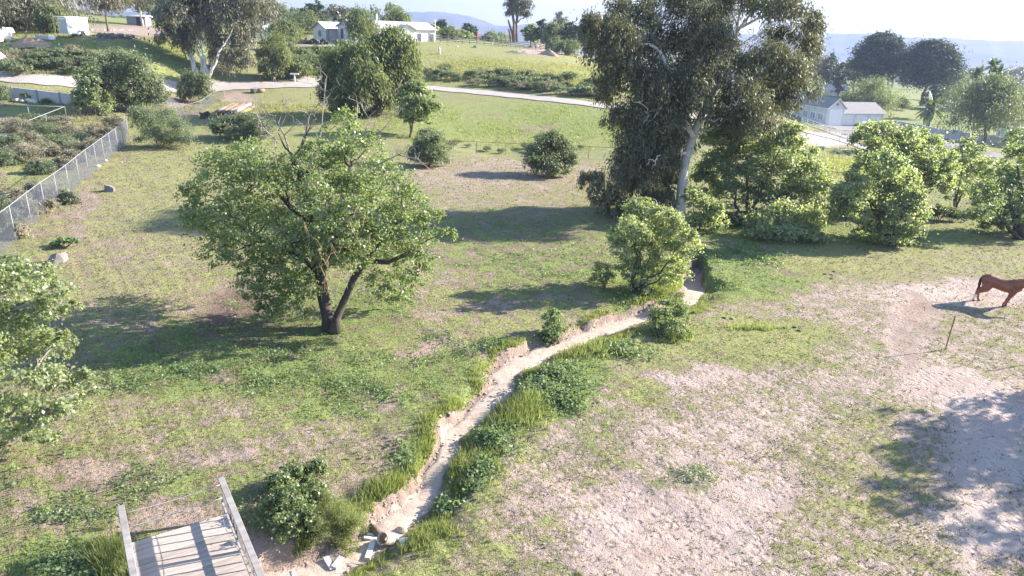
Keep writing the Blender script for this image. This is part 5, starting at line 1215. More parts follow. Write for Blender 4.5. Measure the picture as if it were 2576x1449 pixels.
def rock(name, label, k, px, py, r, rz=0, group=None, z=0.):
    P = gp(px, py); o = link(name, RK[k]); o.location = (P[0], P[1], P[2]+r*.22+z); o.scale = (r*1.15, r*1.15, r*1.15); o.rotation_euler = (0, 0, rz); return tag(o, label, 'rock', group)
rock('boulder', 'grey boulder alone on the dry grass near the middle of the long fence', 0, 277, 481, .46, .4)
rock('boulder', 'larger grey boulder near the lower end of the long fence', 0, 152, 658, .52, 2.)
rock('boulder', 'bright white boulder below the larger grey boulder', 1, 112, 692, .5, .3)
rock('stone', 'white stone at the foot of the long fence, upper of two', 3, 263, 405, .22); rock('stone', 'white stone at the foot of the long fence, lower of two', 3, 246, 419, .26, 1.)
rock('stone', 'tiny white stone on the grass right of the fence top', 3, 306, 409, .12)
for x, y, r, lb in [(45, 255, .55, 'leftmost white garden rock at the pale retaining wall'), (58, 257, .45, 'second white garden rock from the left at the retaining wall'), (75, 256, .6, 'largest white garden rock between the two mound plants'), (90, 259, .4, 'rightmost white garden rock at the retaining wall'),
                    (10, 345, .5, 'pale rock among the brush, far left'), (46, 346, .5, 'pale rock among the brush below the pipe fence corner'), (90, 336, .5, 'darker pale rock right of the others in the brush'), (1196, 120, .6, 'tan rock on the hilltop field near the corral fence'), (1150, 118, .3, 'small pale rock on the hilltop field below the willow-like tree')]:
    rock('garden_rock', lb, 3 if 'white' in lb or 'pale' in lb else 4, x, y, r, x)
# creek debris
def creek_debris():
    G = 'boards lying in the creek bed'
    def board(a, b, w, h, m, lab, z=.1, name='board'):
        A = Vector(gp(*a)); B = Vector(gp(*b)); t = thing(name, lab, 'board', A); o = bevel(MB().beam((0, 0, z), B-A+Vector((0, 0, z*.6)), w, h).obj('board', m, t), .008)
    board((940, 1368), (924, 1412), .15, .10, M_OLDWOOD, 'thick bleached board standing across the creek bed below the clay pipe'); board((819, 1410), (838, 1437), .14, .07, M_OLDWOOD, 'left board of the V of two pale boards in the creek bed'); board((860, 1414), (840, 1436), .16, .07, M_OLDWOOD, 'right board of the V of two pale boards in the creek bed', .16)
    board((916, 1360), (948, 1360), .09, .05, M_OLDWOOD, 'short pale board left of the clay pipe'); board((925, 1350), (942, 1352), .07, .04, M_ROCKW, 'short whitish board under the fallen log')
    A = Vector(gp(932, 1334)); B = Vector(gp(958, 1352)); t = thing('fallen_log', 'short thick brown log lying left of the clay pipe', 'log', A); MB().tube([Vector((0, 0, .12)), (B-A)*.5+Vector((0, 0, .15)), B-A+Vector((0, 0, .12))], [.10, .11, .095], 10).obj('log', B_BROWN, t, True)
    P = Vector(gp(972, 1372)); t = thing('clay_pipe', 'round hollow clay pipe end among rocks in the creek bed', 'pipe', P)
    ax = Vector((-.35, -.6, .6)).normalized(); M = ax.to_track_quat('Z', 'Y').to_matrix(); mb = MB(); n = 20
    ring = []
    for z, r in ((-.22, .165), (.16, .17), (.20, .17), (.20, .14), (.16, .135), (-.22, .13)): ring.append([M@Vector((r*math.cos(6.2832*k/n), r*math.sin(6.2832*k/n), z))+Vector((0, 0, .2)) for k in range(n)])
    vs = [v for q in ring for v in q]; fs = [(i*n+k, i*n+(k+1) % n, ((i+1) % 6)*n+(k+1) % n, ((i+1) % 6)*n+k) for i in range(6) for k in range(n)]
    mb.add(vs, fs); mb.obj('pipe', M_TANROCK, t, True)
    rs = [(1006, 1338, .17, 'big angular rock right of the clay pipe, upper one'), (997, 1356, .14, 'pale rock touching the clay pipe on its right'), (1019, 1362, .15, 'white broken rock at the right end of the debris'), (990, 1385, .13, 'rock below the clay pipe half in shade'), (1012, 1375, .10, 'tan rock under the white broken rock'), (874, 1440, .07, 'yellowish stone at the edge of the creek near the bottom'),
          (738, 1446, .12, 'rounded pale stone beside the footbridge at the bottom'), (1240, 1002, .12, 'stone on the creek bed at its sharp bend'), (1180, 1060, .09, 'stone under the crumbled left bank'), (1350, 935, .16, 'dark rock on the right bank above the bend'), (1135, 1215, .10, 'stone in the shaded part of the creek bed'), (1090, 1270, .08, 'small stone in the creek bed below the shaded part'), (1740, 700, .2, 'dark rock by the shaded upper creek bed'), (1310, 945, .1, 'small stone by the grass edge at the creek bend')]
    for i, (x, y, r, lb) in enumerate(rs): rock('creek_rock', lb, [4, 3, 3, 5, 2, 2, 3, 4, 2, 5, 2, 4, 5, 2][i], x, y, r, i*1.3)
    # clods fallen from the cut bank and gravel in the bed
    r = np.random.default_rng(44); mb = MB(); mc = MB()
    for i in range(1100):
        k = r.integers(8, 120); s = r.normal(); q = CK[k, :2]+r.normal(size=2)*CK[k, 2]*.45; d = r.uniform(.012, .04)*(1+.5*(k > 70))
        M = Matrix.Rotation(r.random()*6, 3, 'Z')@Matrix.Rotation(r.random(), 3, 'X'); mb.box((q[0], q[1], hz(q[0], q[1])+.03), (d, d*.8, d*.6), M=M)
    tag(mb.obj('gravel', M_CLOD), 'loose tan gravel scattered along the dry creek bed', 'gravel', None, 'stuff')
    for i in range(170):
        k = r.integers(20, 110); dv = CK[min(k+1, len(CK)-1), :2]-CK[k-1, :2]; dv = dv/np.linalg.norm(dv); nl = np.array([-dv[1], dv[0]])
        q = CK[k, :2]+nl*(CK[k, 2]+r.uniform(-.12, .3)); d = r.uniform(.03, .10); M = Matrix.Rotation(r.random()*6, 3, 'Z')@Matrix.Rotation(r.random(), 3, 'X')
        mc.box((q[0], q[1], hz(q[0], q[1])+d*.1), (d, d*.9, d*.8), M=M)
    tag(mc.obj('clods', M_CLOD), 'crumbled soil clods along the cut left bank of the creek', 'clods', None, 'stuff')
creek_debris()

# ---- odds and ends
def t_post(P, label, H=1.62, lean=.0):
    t = thing('fence_post', label, 'post', P, .6); mb = MB(); mb.box((0, 0, H/2-.15), (.05, .008, H+.3)); mb.box((0, .022, H/2-.15), (.008, .036, H+.3)); mb.obj('shaft', M_RUST, t)
    for k in range(8): MB().box((0, -.009, .25+k*.17), (.014, .012, .02)).obj('stud', M_RUST, t)
    t.rotation_euler = (0, lean, .6); return t
P = gp(2378.7, 880.2); t_post(P, 'rusty steel post standing in the sand in front of the horse', 1.62, .03)
tip = gp(2487, 933.5); k = 1.6/math.tan(SUN_EL); t_post(np.array([tip[0]+math.sin(SUN_AZ)*k, tip[1]+math.cos(SUN_AZ)*k, 0]), 'steel post just outside the right edge casting a thin shadow into the view')
def lumber():
    P = Vector(gp(555, 292)); t = thing('lumber_pile', 'pile of long weathered timbers, orange, brown and grey, by the short fence', 'lumber pile', P)
    r = np.random.default_rng(3); d = Vector((-.08, 1., 0)).normalized(); s = Vector((d.y, -d.x, 0))
    for i in range(9):
        lay = i//5; x = (i % 5)*.62+lay*.3-.6; z = .2+lay*.34; a = s*x+Vector((0, 0, z))+d*r.uniform(-.6, .3); m = [M_BRTIM, M_ORANGE, M_WOOD, M_BRTIM, M_ORANGE, M_WOOD, M_ORANGE, M_BRTIM, M_WOOD][i]
        MB().beam(a, a+d*r.uniform(6, 8.2)+s*r.uniform(-.3, .3)+Vector((0, 0, .25)), .36, .28).obj('timber', m, t)
    q = Vector(gp(516, 298)); e = thing('burnt_stump', 'dark charred stump at the left end of the lumber pile', 'stump', q); MB().tube([(-.2, 0, -.1), (0, 0, .4), (.5, .1, .75)], [.5, .38, .2], 9).obj('stump', M_MULCH, e); MB().tube([(0, 0, .3), (-.7, .2, .6)], [.2, .1], 7).obj('root', M_MULCH, e)
    for i, (x, lb) in enumerate([(640, 'left log of three cut logs beside the pale road'), (648, 'middle log of three cut logs beside the pale road'), (657, 'right log of three cut logs beside the pale road')]):
        q = Vector(gp(x, 233)); e = thing('cut_log', lb, 'log', q, .3*i); MB().tube([(-.5, 0, .28), (.5, .1, .28)], .28, 10).obj('log', M_OLDWOOD if i % 2 else M_BRTIM, e, True)
lumber()
def roadside():
    P = Vector(gp(742, 208)); t = thing('mailbox_stand', 'white T-shaped mailbox stand at the road junction', 'mailbox', P); MB().box((0, 0, .6), (.14, .14, 1.3)).obj('post', M_WHITE, t); bevel(MB().box((0, 0, 1.3), (1.35, .3, .2)).obj('mailbox', M_WHITE, t), .04)
    P = Vector(gp(1105, 136)); t = thing('white_statue', 'small pale upright statue on the grassy hilltop right of the house', 'statue', P); mb = MB(); mb.tube([(0, 0, -.1), (0, 0, .5), (.05, 0, .9), (0, 0, 1.15), (.02, 0, 1.25)], [.28, .24, .26, .14, .1], 9); mb.obj('body', M_ROCKW, t, True); me = rock_mesh('head', M_ROCKW, 9, (.17, .17, .2), 2); h = link('head', me, t); h.location = (.02, 0, 1.36)
    P = Vector(gp(1294, 111)); t = thing('water_tank', 'squat brown water tank below the bare tall trunks', 'tank', P); MB().tube([(0, 0, -.2), (0, 0, 1.5)], .85, 20).obj('body', M_BRTIM, t); MB().tube([(0, 0, 1.5), (0, 0, 1.6)], .9, 20).obj('rim', M_OLDWOOD, t)
    P = Vector(gp(1305, 134)); t = thing('plank_stack', 'stack of pale planks lying by the corral gate', 'plank stack', P)
    for i in range(5): MB().box((i*.5-1., .1*i, .2+.12*(i % 3)), (3.2, .3, .12), .15*i).obj('plank', M_OLDWOOD, t)
    P = Vector(on(2051, 250, 225)); t = thing('utility_pole', 'leaning wooden utility pole with a crossarm behind the white barn', 'utility pole', P); MB().tube([(0, 0, -.5), (.15, 0, 6.6)], [.16, .11], 8).obj('pole', M_OLDWOOD, t, True); MB().box((.12, 0, 6.1), (1.8, .1, .12)).obj('crossarm', M_OLDWOOD, t)
    for s in (-.75, .75): MB().tube([(.12+s, 0, 6.16), (.12+s, 0, 6.35)], .05, 6).obj('insulator', M_BLOCK, t)
    # flag
    P = Vector(on(2290, 330, 138)); t = thing('flag_pole', 'thin white flag pole with a hanging stars and stripes flag at the pale wall', 'flag'
              , P); MB().tube([(0, 0, 0), (.55, 0, 3.6)], .03, 6).obj('pole', M_WHITE, t, True)
    red = simple('flag_red', (.45, .05, .06), .8, .05); blue = simple('flag_blue', (.05, .06, .2), .8, .05); top = Vector((.54, 0, 3.55)); dn = Vector((-.1, .02, -1)).normalized(); out = Vector((-.75, -.1, -.65)).normalized(); h = .9/13; Lf = 1.35
    for i in range(13):
        x0 = .55 if i < 7 else 0.; a = top+dn*h*i+out*x0; V = []
        for f in np.linspace(0, 1, 5):
            c = a+out*(Lf-x0)*f+Vector((0, .05*math.sin(f*7), 0)); V.append([np.array(c), np.array(c+dn*h)])
        link('stripe', grid_mesh('stripe', np.array(V), red if i % 2 == 0 else M_WHITE), t)
    V = []
    for f in np.linspace(0, 1, 4): c = top+out*.55*f; V.append([np.array(c), np.array(c+dn*h*7)])
    link('canton', grid_mesh('canton', np.array(V), blue), t)
    st = MB()
    for i in range(12): c = top+out*(.08+.13*(i % 4))+dn*h*(1+2.2*(i//4))+Vector((0, -.012, 0)); st.box(c, (.03, .01, .03))
    st.obj('stars', M_WHITE, t)
    def car(P, rz, label):
        c = thing('parked_car', label, 'car', P, rz); mb = MB(); pr = [(-2.1, .45), (-2.1, .85), (-1.3, .95), (-.7, 1.42), (.8, 1.42), (1.5, .98), (2.1, .85), (2.1, .45)]
        mb.prism([Vector((x, -.82, z)) for x, z in pr], Vector((0, 0, 0)), Vector((0, 1.64, 0))); bevel(mb.obj('body', M_CARPAINT, c), .06, 2)
        MB().prism([Vector((x, -.835, z)) for x, z in [(-1.1, .98), (-.6, 1.36), (.72, 1.36), (1.25, .98)]], Vector((0, 0, 0)), Vector((0, 1.67, 0))).obj('side_window', M_GLASS, c)
        for x in (-1.3, 1.3):
            for s in (-1, 1):
                w = MB().tube([(x, s*.74-.1, .32), (x, s*.74+.1, .32)], .32, 14).obj('wheel', M_RUBBER, c); MB().tube([(x, s*.74-.105, .32), (x, s*.74+.105, .32)], .18, 10).obj('rim', M_GALV, w)
        for s in (-1, 1): MB().box((2.1, s*.6, .72), (.04, .3, .14)).obj('headlight', M_WHITE, c)
    car(Vector(on(2312, 340, 134)), 2.9, 'dark car parked in front of the pale wall behind the bright poplar'); car(Vector(on(2406, 340, 150)), 2.9, 'dark car parked behind the pale wall beside the weeping pepper tree')
    P = Vector(on(2035, 222, 215)); t = thing('covered_boat', 'pale tarp-covered boat in shade under the trees behind the barn', 'boat', P, .1); mb = MB(); mb.tube([(-3, 0, .9), (-2, 0, 1.1), (1, 0, 1.2), (3, 0, .8)], [.5, 1.0, 1.0, .3], 10); mb.obj('tarp', M_BLOCK, t, True); MB().tube([(-.6, -.9, .35), (-.6, .9, .35)], .35, 12).obj('wheel', M_RUBBER, t)
    rd = np.random.default_rng(5)
    for i, (x, y) in enumerate([(1975, 826), (2000, 824), (1822, 800), (1840, 803), (2075, 690), (2092, 692), (2098, 684), (2092, 702), (2008, 708), (2010, 832)]):
        P = gp(x, y); tag(link('dung_pile', DUNG), 'dark dung pile on the grass left of the horse', 'dung', 'dung piles on the grass left of the horse').location = tuple(P); o = bpy.context.scene.objects[-1]
DUNG = MB().mesh('x', None) if False else rock_mesh('dung_pile', M_MULCH, 12, (.14, .11, .06), 2)
roadside()

# ---- horse
def horse():
    dark = simple('chestnut_coat', (.175, .062, .032), .55, .22, 2.2, 0, 0, .35)
    m, nt = newmat('chestnut_coat_with_sock'); tc = coords(nt); s = N(nt, 'ShaderNodeSeparateXYZ', Vector=(tc, 'Object'))
    n = noise(nt, tc, 3., 4); base = ramp(nt, n, [(.3, (.15, .042, .022)), (.7, (.26, .085, .042))])
    lowr = N(nt, 'ShaderNodeMapRange', i0=(s, 2), i1=.62, i2=.2); base = mixc(nt, mth(nt, 'MULTIPLY', lowr, .5), base, (.25, .12, .075))
    z = N(nt, 'ShaderNodeMapRange', i0=(s, 2), i1=.42, i2=.34); x = N(nt, 'ShaderNodeMapRange', i0=(s, 0), i1=-.7, i2=-.78); y = N(nt, 'ShaderNodeMapRange', i0=(s, 1), i1=.0, i2=-.05)
    sock = mth(nt, 'MULTIPLY', mth(nt, 'MULTIPLY', z, x), y); col = mixc(nt, sock, base, (.62, .55, .5))
    b = N(nt, 'ShaderNodeBsdfPrincipled', Base_Color=col, Roughness=.5); finish(nt, b)
    mb = MB()
    def loft(st, n=14):  # stations: x,y,z, half width, half height
        vs = []; fs = []
        for x, y, z, w, h in st:
            for k in range(n): a = 6.2832*k/n; vs.append((x, y+w*math.cos(a), z+h*math.sin(a)))
        for i in range(len(st)-1):
            for k in range(n): fs.append((i*n+k, i*n+(k+1) % n, (i+1)*n+(k+1) % n, (i+1)*n+k))
        fs.append(tuple(range(n-1, -1, -1))); fs.append(tuple((len(st)-1)*n+k for k in range(n))); mb.add(vs, fs)
    loft([(-.90, 0, 1.18, .05, .10), (-.86, 0, 1.18, .15, .19), (-.74, 0, 1.18, .24, .26), (-.55, 0, 1.17, .285, .31), (-.32, 0, 1.13, .28, .30), (-.08, 0, 1.08, .285, .295), (.16, 0, 1.05, .29, .31), (.38, 0, 1.07, .27, .35), (.56, 0, 1.11, .23, .34), (.72, 0, 1.11, .17, .26), (.82, 0, 1.10, .08, .14)])
    # neck and head, carried forward
    mb.tube([(.42, 0, 1.20), (.66, 0, 1.25), (.92, 0, 1.34), (1.16, 0, 1.43), (1.34, 0, 1.49)], [.26, .235, .19, .155, .14], 14)
    mb.tube([(1.26, 0, 1.52), (1.40, 0, 1.46), (1.55, 0, 1.34), (1.68, 0, 1.22), (1.78, 0, 1.13), (1.82, 0, 1.08)], [.09, .135, .115, .09, .075, .05], 12)
    for s in (-1, 1): mb.tube([(1.25, s*.07, 1.56), (1.27, s*.085, 1.64), (1.30, s*.08, 1.72)], [.035, .035, .008], 8)
    for s in (-1, 1):
        k = -.0 if s < 0 else .10
        mb.tube([(-.60, s*.13, 1.12), (-.56, s*.15, .92), (-.62+k*.5, s*.14, .76), (-.80+k, s*.13, .60), (-.90+k, s*.12, .52), (-.93+k, s*.12, .36), (-.97+k*1.6, s*.12, .16), (-.95+k*1.9, s*.12, .08)], [.26, .25, .20, .125, .085, .055, .057, .06], 12)
        j = .0 if s < 0 else .10
        mb.tube([(.54, s*.13, 1.06), (.50, s*.15, .88), (.46+j*.3, s*.14, .70), (.40+j*.6, s*.13, .50), (.36+j*.7, s*.13, .44), (.31+j, s*.13, .28), (.26+j, s*.13, .15), (.27+j, s*.13, .08)], [.20, .165, .125, .085, .075, .053, .056, .06], 12)
    me = mb.mesh('body', m); o = bpy.data.objects.new('tmp', me); COL.objects.link(o)
    rm = o.modifiers.new('r', 'REMESH'); rm.mode = 'VOXEL'; rm.voxel_size = .022; sm = o.modifiers.new('s', 'SMOOTH'); sm.iterations = 6; sm.factor = .5
    dg = bpy.context.evaluated_depsgraph_get(); dg.update(); body = bpy.data.meshes.new_from_object(o.evaluated_get(dg)); body.name = 'body'
    bpy.data.objects.remove(o)
    body.materials.clear(); body.materials.append(m); body.polygons.foreach_set('use_smooth', [True]*len(body.polygons))
    t = thing('horse', 'chestnut horse with one white hind sock standing on the sandy paddock', 'horse', (25.33, 34.38, hz(25.33, 34.38)), math.radians(-34)); t.scale = (1.07, 1.07, 1.07)
    link('body', body, t)
    hoof = simple('dark_hoof', (.05, .04, .035), .5, .2)
    for x, s in ((-.95, -1), (-.76, 1), (.27, -1), (.37, 1)): MB().tube([(x+.02, s*(.12 if x < 0 else .13), -.02), (x, s*(.12 if x < 0 else .13), .09)], [.075, .055], 10).obj('hoof', hoof, t)
    r = np.random.default_rng(9); hair = simple('dark_chestnut_hair', (.07, .028, .016), .6, .3, 5.)
    tl = MB()
    for i in range(26):
        a = r.normal()*.045; q = [(-.86, a*.3, 1.32), (-.915+r.normal()*.015, a, 1.15), (-.90+r.normal()*.025, a*1.2, .9), (-.89+r.normal()*.03, a*1.3, .66), (-.90+r.normal()*.04, a, .50)]; tl.tube(q, [.02, .028, .025, .016, .005], 5)
    tl.obj('tail', hair, t, True)
    mn = MB()
    for i in range(30):
        f = i/29; b0 = Vector((.55+.78*f, 0, 1.46+.165*f)); mn.tube([b0, b0+Vector((.02, .06+r.normal()*.02, .03)), b0+Vector((.03, .13, -.10-r.random()*.08))], [.022, .022, .006], 5)
    mn.obj('mane', simple('chestnut_mane', (.26, .11, .05), .6, .3, 5.), t, True)
    for s in (-1, 1): e = link('eye', rock_mesh('eye', M_RUBBER, 1, (.022, .014, .022), 2), t); e.location = (1.43, s*.115, 1.46)
horse()

# ---- tree standing outside the frame whose shade lies on the sand at lower right
def offside_tree():
    c = gp(2525, 1180); H = 6.; k = H/math.tan(SUN_EL); b = np.array([c[0]+math.sin(SUN_AZ)*k+.6, c[1]+math.cos(SUN_AZ)*k, 0.]); b[2] = hz(b[0], b[1])
    r = np.random.default_rng(91); bl = [(b+np.array([r.normal()*1.3, r.normal()*2.1, 5.2+r.normal()*1.4]), (1.3, 1.3, 1.0)) for _ in range(15)]+[(b+np.array([0, 0, 8.]), (1.2, 1.4, .9))]
    bl += [(b+np.array([0., dy, 6.8]), (.9, 1.1, .8)) for dy in (-3.6, 3.2)]
    tree('cottonwood_tree', 'leafy tree outside the right edge, shading the sand at the lower right corner', 'tree', b, [(wiggle(b+[0, 0, -.2], b+[0, 0, 5.5], 6, .03, r), np.linspace(.3, .12, 6))], bl, 9000, .2, 'broad', L_COTTON, B_DARK, 92, None, .1, 3, .015, .3)
offside_tree()

# ================================================================== grass, weeds
def field(n, seed, y0=11., y1=72.):
    r = np.random.default_rng(seed); y = y0*np.exp(r.random(n)*math.log(y1/y0)); x = (r.random(n)*1.9-.95)*y
    P = np.stack([x, y, np.zeros(n)], -1); P[:, 2] = ground_h(x, y); return P, r
def blades(name, P, h, w, nb, m, label, cat, seed, spread=.05, bend=.5):
    r = np.random.default_rng(seed); n = len(P); Q = np.repeat(P, nb, 0); H = np.repeat(h, nb)*r.uniform(.5, 1.2, n*nb); Wd = np.repeat(w, nb)
    an = r.random(n*nb)*6.283; Q = Q+np.stack([np.cos(an), np.sin(an), 0*an], -1)*(r.random(n*nb)*spread*np.repeat(1+h*2, nb))[:, None]
    d = np.stack([np.cos(an), np.sin(an), 0*an], -1); s = np.stack([-np.sin(an+r.normal(size=n*nb)*.8), np.cos(an), 0*an], -1)
    tip = Q+d*(H*bend*r.random(n*nb))[:, None]+np.array([0, 0, 1])*H[:, None]; V = np.stack([Q-s*Wd[:, None]-[0, 0, .02], Q+s*Wd[:, None]-[0, 0, .02], tip], 1)
    tint = np.clip(np.repeat(r.normal(.45, .16, n), nb)+r.normal(size=n*nb)*.15, 0, 1)
    return tag(link(name, quads_mesh(name, V, m, tint)), label, cat, None, 'stuff')
def grass_cover():
    P, r = field(170000, 1); cv = cover_at(P); D, S, Wd = creek_dist(P[:, 0], P[:, 1])
    nz = .5+.28*wob(P[:, 0], P[:, 1], .9)+.22*wob(P[:, 0], P[:, 1], 2.7, 1.)
    dry = D > Wd+.05
    keep = (r.random(len(P)) < np.clip(cv[:, 0]*1.25-.12+(nz-.5)*.5, .03, 1)*.55) & dry
    q = P[keep]; c = cv[keep]; far = np.hypot(q[:, 0], q[:, 1]); lush = c[:, 1]+r.normal(size=len(q))*.15
    a = lush < .5
    blades('short_turf', q[a], .035+.03*r.random(a.sum())+.0006*far[a], .010+.00042*far[a], 3, L_TURF, 'short sparse yellowish turf growing over the paddock and meadow', 'turf', 2, .07, .9)
    b = ~a; blades('meadow_grass', q[b], (.04+.07*r.random(b.sum()))*np.clip(c[b, 1]*1.4, .6, 1.6), .011+.00042*far[b], 4, L_GRASS, 'fresh green grass in tufts over the meadow', 'grass', 3, .08, .8)
    # taller patches: noise clumps in lush places
    P, r = field(60000, 5, 11, 75); cv = cover_at(P); D, S, Wd = creek_dist(P[:, 0], P[:, 1]); nz = wob(P[:, 0], P[:, 1], 1.3, 5.)+.6*wob(P[:, 0], P[:, 1], .5, 2.)
    k = (cv[:, 1] > .52) & (nz > .25) & (D > Wd+.1); q = P[k]
    weeds('meadow_weeds', q, .06+.06*r.random(k.sum()), .055+.0012*np.hypot(q[:, 0], q[:, 1]), 3, L_WEED, 'low dark green broadleaf weeds in patches over the meadow', 6)
def weeds(name, P, h, size, nb, m, label, seed, spread=.12):
    r = np.random.default_rng(seed); n = len(P); Q = np.repeat(P, nb, 0)+r.normal(size=(n*nb, 3))*np.array([spread, spread, 0]); Q[:, 2] += np.repeat(h, nb)*r.random(n*nb)+.01
    nr = unit(r.normal(size=(n*nb, 3))*.6+np.array([0, 0, 1.])); V = leaves(Q, nr, np.repeat(size, nb), .7, None, .15, seed)
    return tag(link(name, quads_mesh(name, V, m, np.clip(np.repeat(r.normal(.45, .15, n), nb)+r.normal(size=n*nb)*.15, 0, 1))), label, 'weeds', None, 'stuff')
grass_cover()
def pebbles():
    P, r = field(5200, 71, 11.5, 45); cv = cover_at(P); k = (cv[:, 0] < .5) & (P[:, 0] > 0); P = P[k][:1500]; mb = MB()
    for q in P:
        d = r.uniform(.015, .045); M = Matrix.Rotation(r.random()*6, 3, 'Z')@Matrix.Rotation(r.random(), 3, 'X'); mb.box((q[0], q[1], q[2]+d*.2), (d, d*.8, d*.6), M=M)
    tag(mb.obj('pebbles', M_CLOD), 'small clods and pebbles strewn over the sandy paddock', 'pebbles', None, 'stuff')
pebbles()
def px_patch(lst, n, seed):
    r = np.random.default_rng(seed); X = []
    area = np.array([rx*ry*(1300/ (y-60))**-0 for x, y, rx, ry in lst], float); cnt = (n*area/area.sum()).astype(int)
    for (x, y, rx, ry), c in zip(lst, cnt):
        X.append(np.stack([x+rx*.62*r.normal(size=c), y+ry*.62*r.normal(size=c)], -1))
    X = np.concatenate(X); d = CF+CR*((X[:, :1]-1288)/FPX)+CU*((724.5-X[:, 1:])/FPX); t = (0-CAMH)/d[:, 2:]; P = CAMP+t*d; P[:, 2] = ground_h(P[:, 0], P[:, 1]); return P, r
def creek_plants():
    # tall bright grass hanging over both banks
    r = np.random.default_rng(15); idx = r.integers(10, 125, 5200); j = np.clip(idx, 1, len(CK)-2); dv = unit(CK[j+1, :2]-CK[j-1, :2]); nl = np.stack([-dv[:, 1], dv[:, 0]], -1)
    sgn = np.where(r.random(len(j)) < .42, 1, -1); off = np.where(sgn > 0, .22, .45)+abs(r.normal(size=len(j)))*np.where(sgn > 0, .28, .6)
    q = CK[j, :2]+dv*r.normal(size=(len(j), 1))*.15+nl*(sgn*(CK[j, 2]+off))[:, None]
    dens = wob(q[:, 0], q[:, 1], .8, 1.)+.5*wob(q[:, 0], q[:, 1], 2.2, 3.); D, S, Wd = creek_dist(q[:, 0], q[:, 1]); k = (dens > np.where(sgn > 0, .05, .2)) & (D > Wd+.12); q = q[k]
    P = np.concatenate([q, ground_h(q[:, 0], q[:, 1])[:, None]], -1)
    blades('bank_grass', P, .10+.15*r.random(len(P)), np.full(len(P), .013), 8, L_GRASS, 'tall bright grass along the banks of the dry creek', 'grass', 16, .08, .8)
    P, r = px_patch([(1300, 1040, 55, 34), (1000, 1245, 70, 30), (1085, 1130, 26, 60), (1330, 1025, 40, 24), (900, 1340, 40, 34), (1480, 880, 60, 24), (1650, 735, 90, 34), (1700, 700, 40, 30), (1160, 1160, 24, 50), (280, 1410, 40, 40), (1700, 850, 40, 12), (1900, 828, 60, 5), (1060, 1190, 30, 50)], 4000, 17)
    D, S, Wd = creek_dist(P[:, 0], P[:, 1]); P = P[D > Wd+.15]
    blades('tall_grass', P, .16+.26*r.random(len(P)), np.full(len(P), .014), 7, L_GRASS, 'taller bright green grass clumps beside the dry creek', 'grass', 18, .08, .7)
    P, r = px_patch([(1420, 955, 60, 36), (1545, 880, 60, 22), (1600, 890, 50, 16), (1370, 985, 60, 36), (1250, 1100, 60, 46), (1200, 1170, 40, 40), (1170, 1240, 40, 30), (1020, 1150, 46, 30), (1860, 635, 80, 24), (1930, 655, 50, 20), (1770, 648, 40, 22), (1752, 660, 24, 12), (1440, 1010, 40, 40), (1350, 880, 40, 26), (1620, 760, 60, 26), (1250, 880, 50, 20), (720, 1290, 60, 60), (1110, 1240, 20, 40)], 9500, 19)
    D, S, Wd = creek_dist(P[:, 0], P[:, 1]); P = P[D > Wd+.3]; nz = np.clip(.5+.5*wob(P[:, 0], P[:, 1], 2.4), 0, 1); kp = r.random(len(P)) < .06+.9*nz**1.6; P = P[kp]; nz = nz[kp]
    weeds('bank_weeds', P, .05+.2*nz, .075+.0010*np.hypot(P[:, 0], P[:, 1]), 4, L_WEED, 'mounded broadleaf weeds on the right bank of the creek', 20, .10)
    P, r = px_patch([(860, 960, 90, 30), (960, 990, 80, 24), (500, 930, 150, 22), (1130, 850, 60, 18), (1080, 900, 60, 18), (730, 880, 120, 20), (1330, 570, 120, 12), (1250, 530, 80, 8), (330, 960, 60, 30), (640, 960, 60, 20), (720, 900, 60, 24), (1180, 880, 30, 14), (1740, 1200, 50, 14), (1430, 690, 110, 12), (1400, 640, 120, 10), (1480, 660, 90, 10), (150, 1420, 90, 20), (200, 1300, 90, 16), (250, 1370, 80, 14), (600, 770, 40, 12)], 4200, 21)
    nz = .5+.5*np.clip(wob(P[:, 0], P[:, 1], 1.9, 2.)+.4*wob(P[:, 0], P[:, 1], 5.), -1, 1); P = P[r.random(len(P)) < nz]
    weeds('ground_weeds', P, .05+.08*r.random(len(P)), .05+.0012*np.hypot(P[:, 0], P[:, 1]), 4, L_WEED, 'patches of low green weeds near the forked tree', 22, .12)
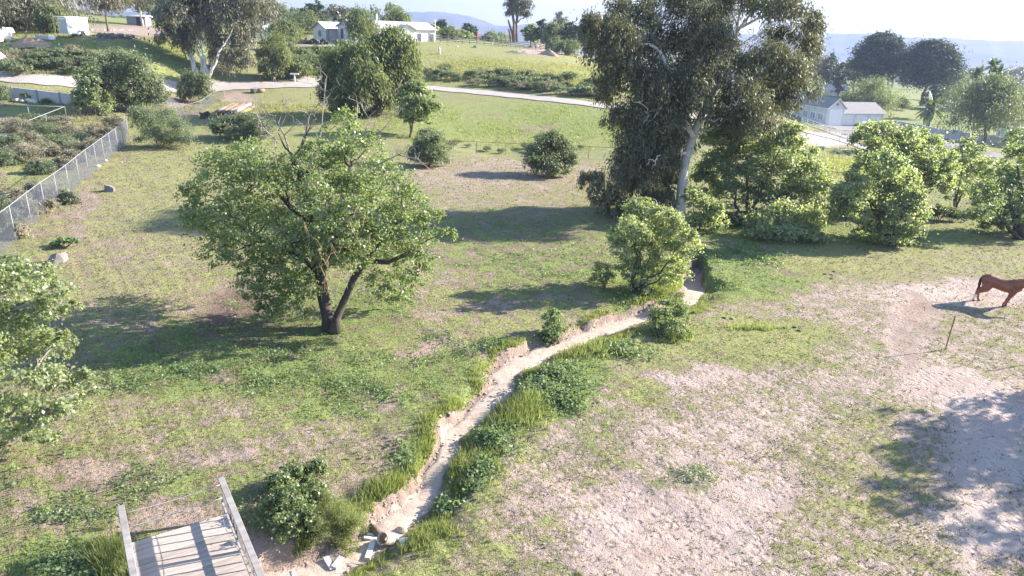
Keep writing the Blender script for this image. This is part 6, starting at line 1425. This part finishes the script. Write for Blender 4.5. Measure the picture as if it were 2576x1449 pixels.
    # long grass on the far field along the fence
    r = np.random.default_rng(23); X = np.stack([r.uniform(940, 1600, 12600), 392-150*r.random(12600)], -1); X = X[wob(X[:, 0], X[:, 1]*3, .021, 1.)+.6*wob(X[:, 0], X[:, 1]*3, .06, 2.)+r.normal(size=len(X))*.5 > .15]
    P = gp_many(X[::9]); P = np.repeat(P, 9, 0)+np.stack([r.normal(size=len(P)*9)*1.0, r.normal(size=len(P)*9)*2., np.zeros(len(P)*9)], -1); P[:, 2] = ground_h(P[:, 0], P[:, 1]); P = P[P[:, 1] > 79]
    P = P[P[:, 1] < 103+.07*P[:, 0]]; blades('field_grass', P, .08+.14*r.random(len(P)), np.full(len(P), .05), 4, L_GRASS, 'long green grass of the field beyond the far fence', 'grass', 24, .3, .7)
creek_plants()
def hill_grass():
    r = np.random.default_rng(61); X = np.concatenate([np.stack([r.uniform(0, 480, 1500), r.uniform(105, 195, 1500)], -1), np.stack([r.uniform(1070, 1560, 1700), r.uniform(112, 205, 1700)], -1), np.stack([r.uniform(560, 900, 500), r.uniform(222, 300, 500)], -1), np.stack([r.uniform(2050, 2240, 300), r.uniform(375, 440, 300)], -1)])
    P = gp_many(X); P = np.repeat(P, 7, 0)+np.stack([r.normal(size=len(P)*7)*1.1, r.normal(size=len(P)*7)*1.8, np.zeros(len(P)*7)], -1); P[:, 2] = ground_h(P[:, 0], P[:, 1])
    px, py = topx(P); k = ~((py > 186+.04*px) & (py < 232+.04*px) & (px < 900)); P = P[k]
    blades('hill_grass', P, .10+.25*r.random(len(P)), np.full(len(P), .06), 4, L_STRAW, 'dry yellow-green grass tufts over the hill slopes', 'grass', 62, .35, .7)
hill_grass()

# ================================================================== air
def haze():
    m, nt = newmat('haze_air'); v = N(nt, 'ShaderNodeVolumePrincipled', Color=(.30, .36, .58, 1), Density=.0003, Anisotropy=.3)
    o = nt.nodes.new('ShaderNodeOutputMaterial'); nt.links.new(v.outputs[0], o.inputs['Volume'])
    mb = MB(); mb.box((0, 3000, 70), (14000, 8200, 290)); ob = mb.obj('haze', m); tag(ob, kind='stuff'); ob.visible_shadow = True
haze()
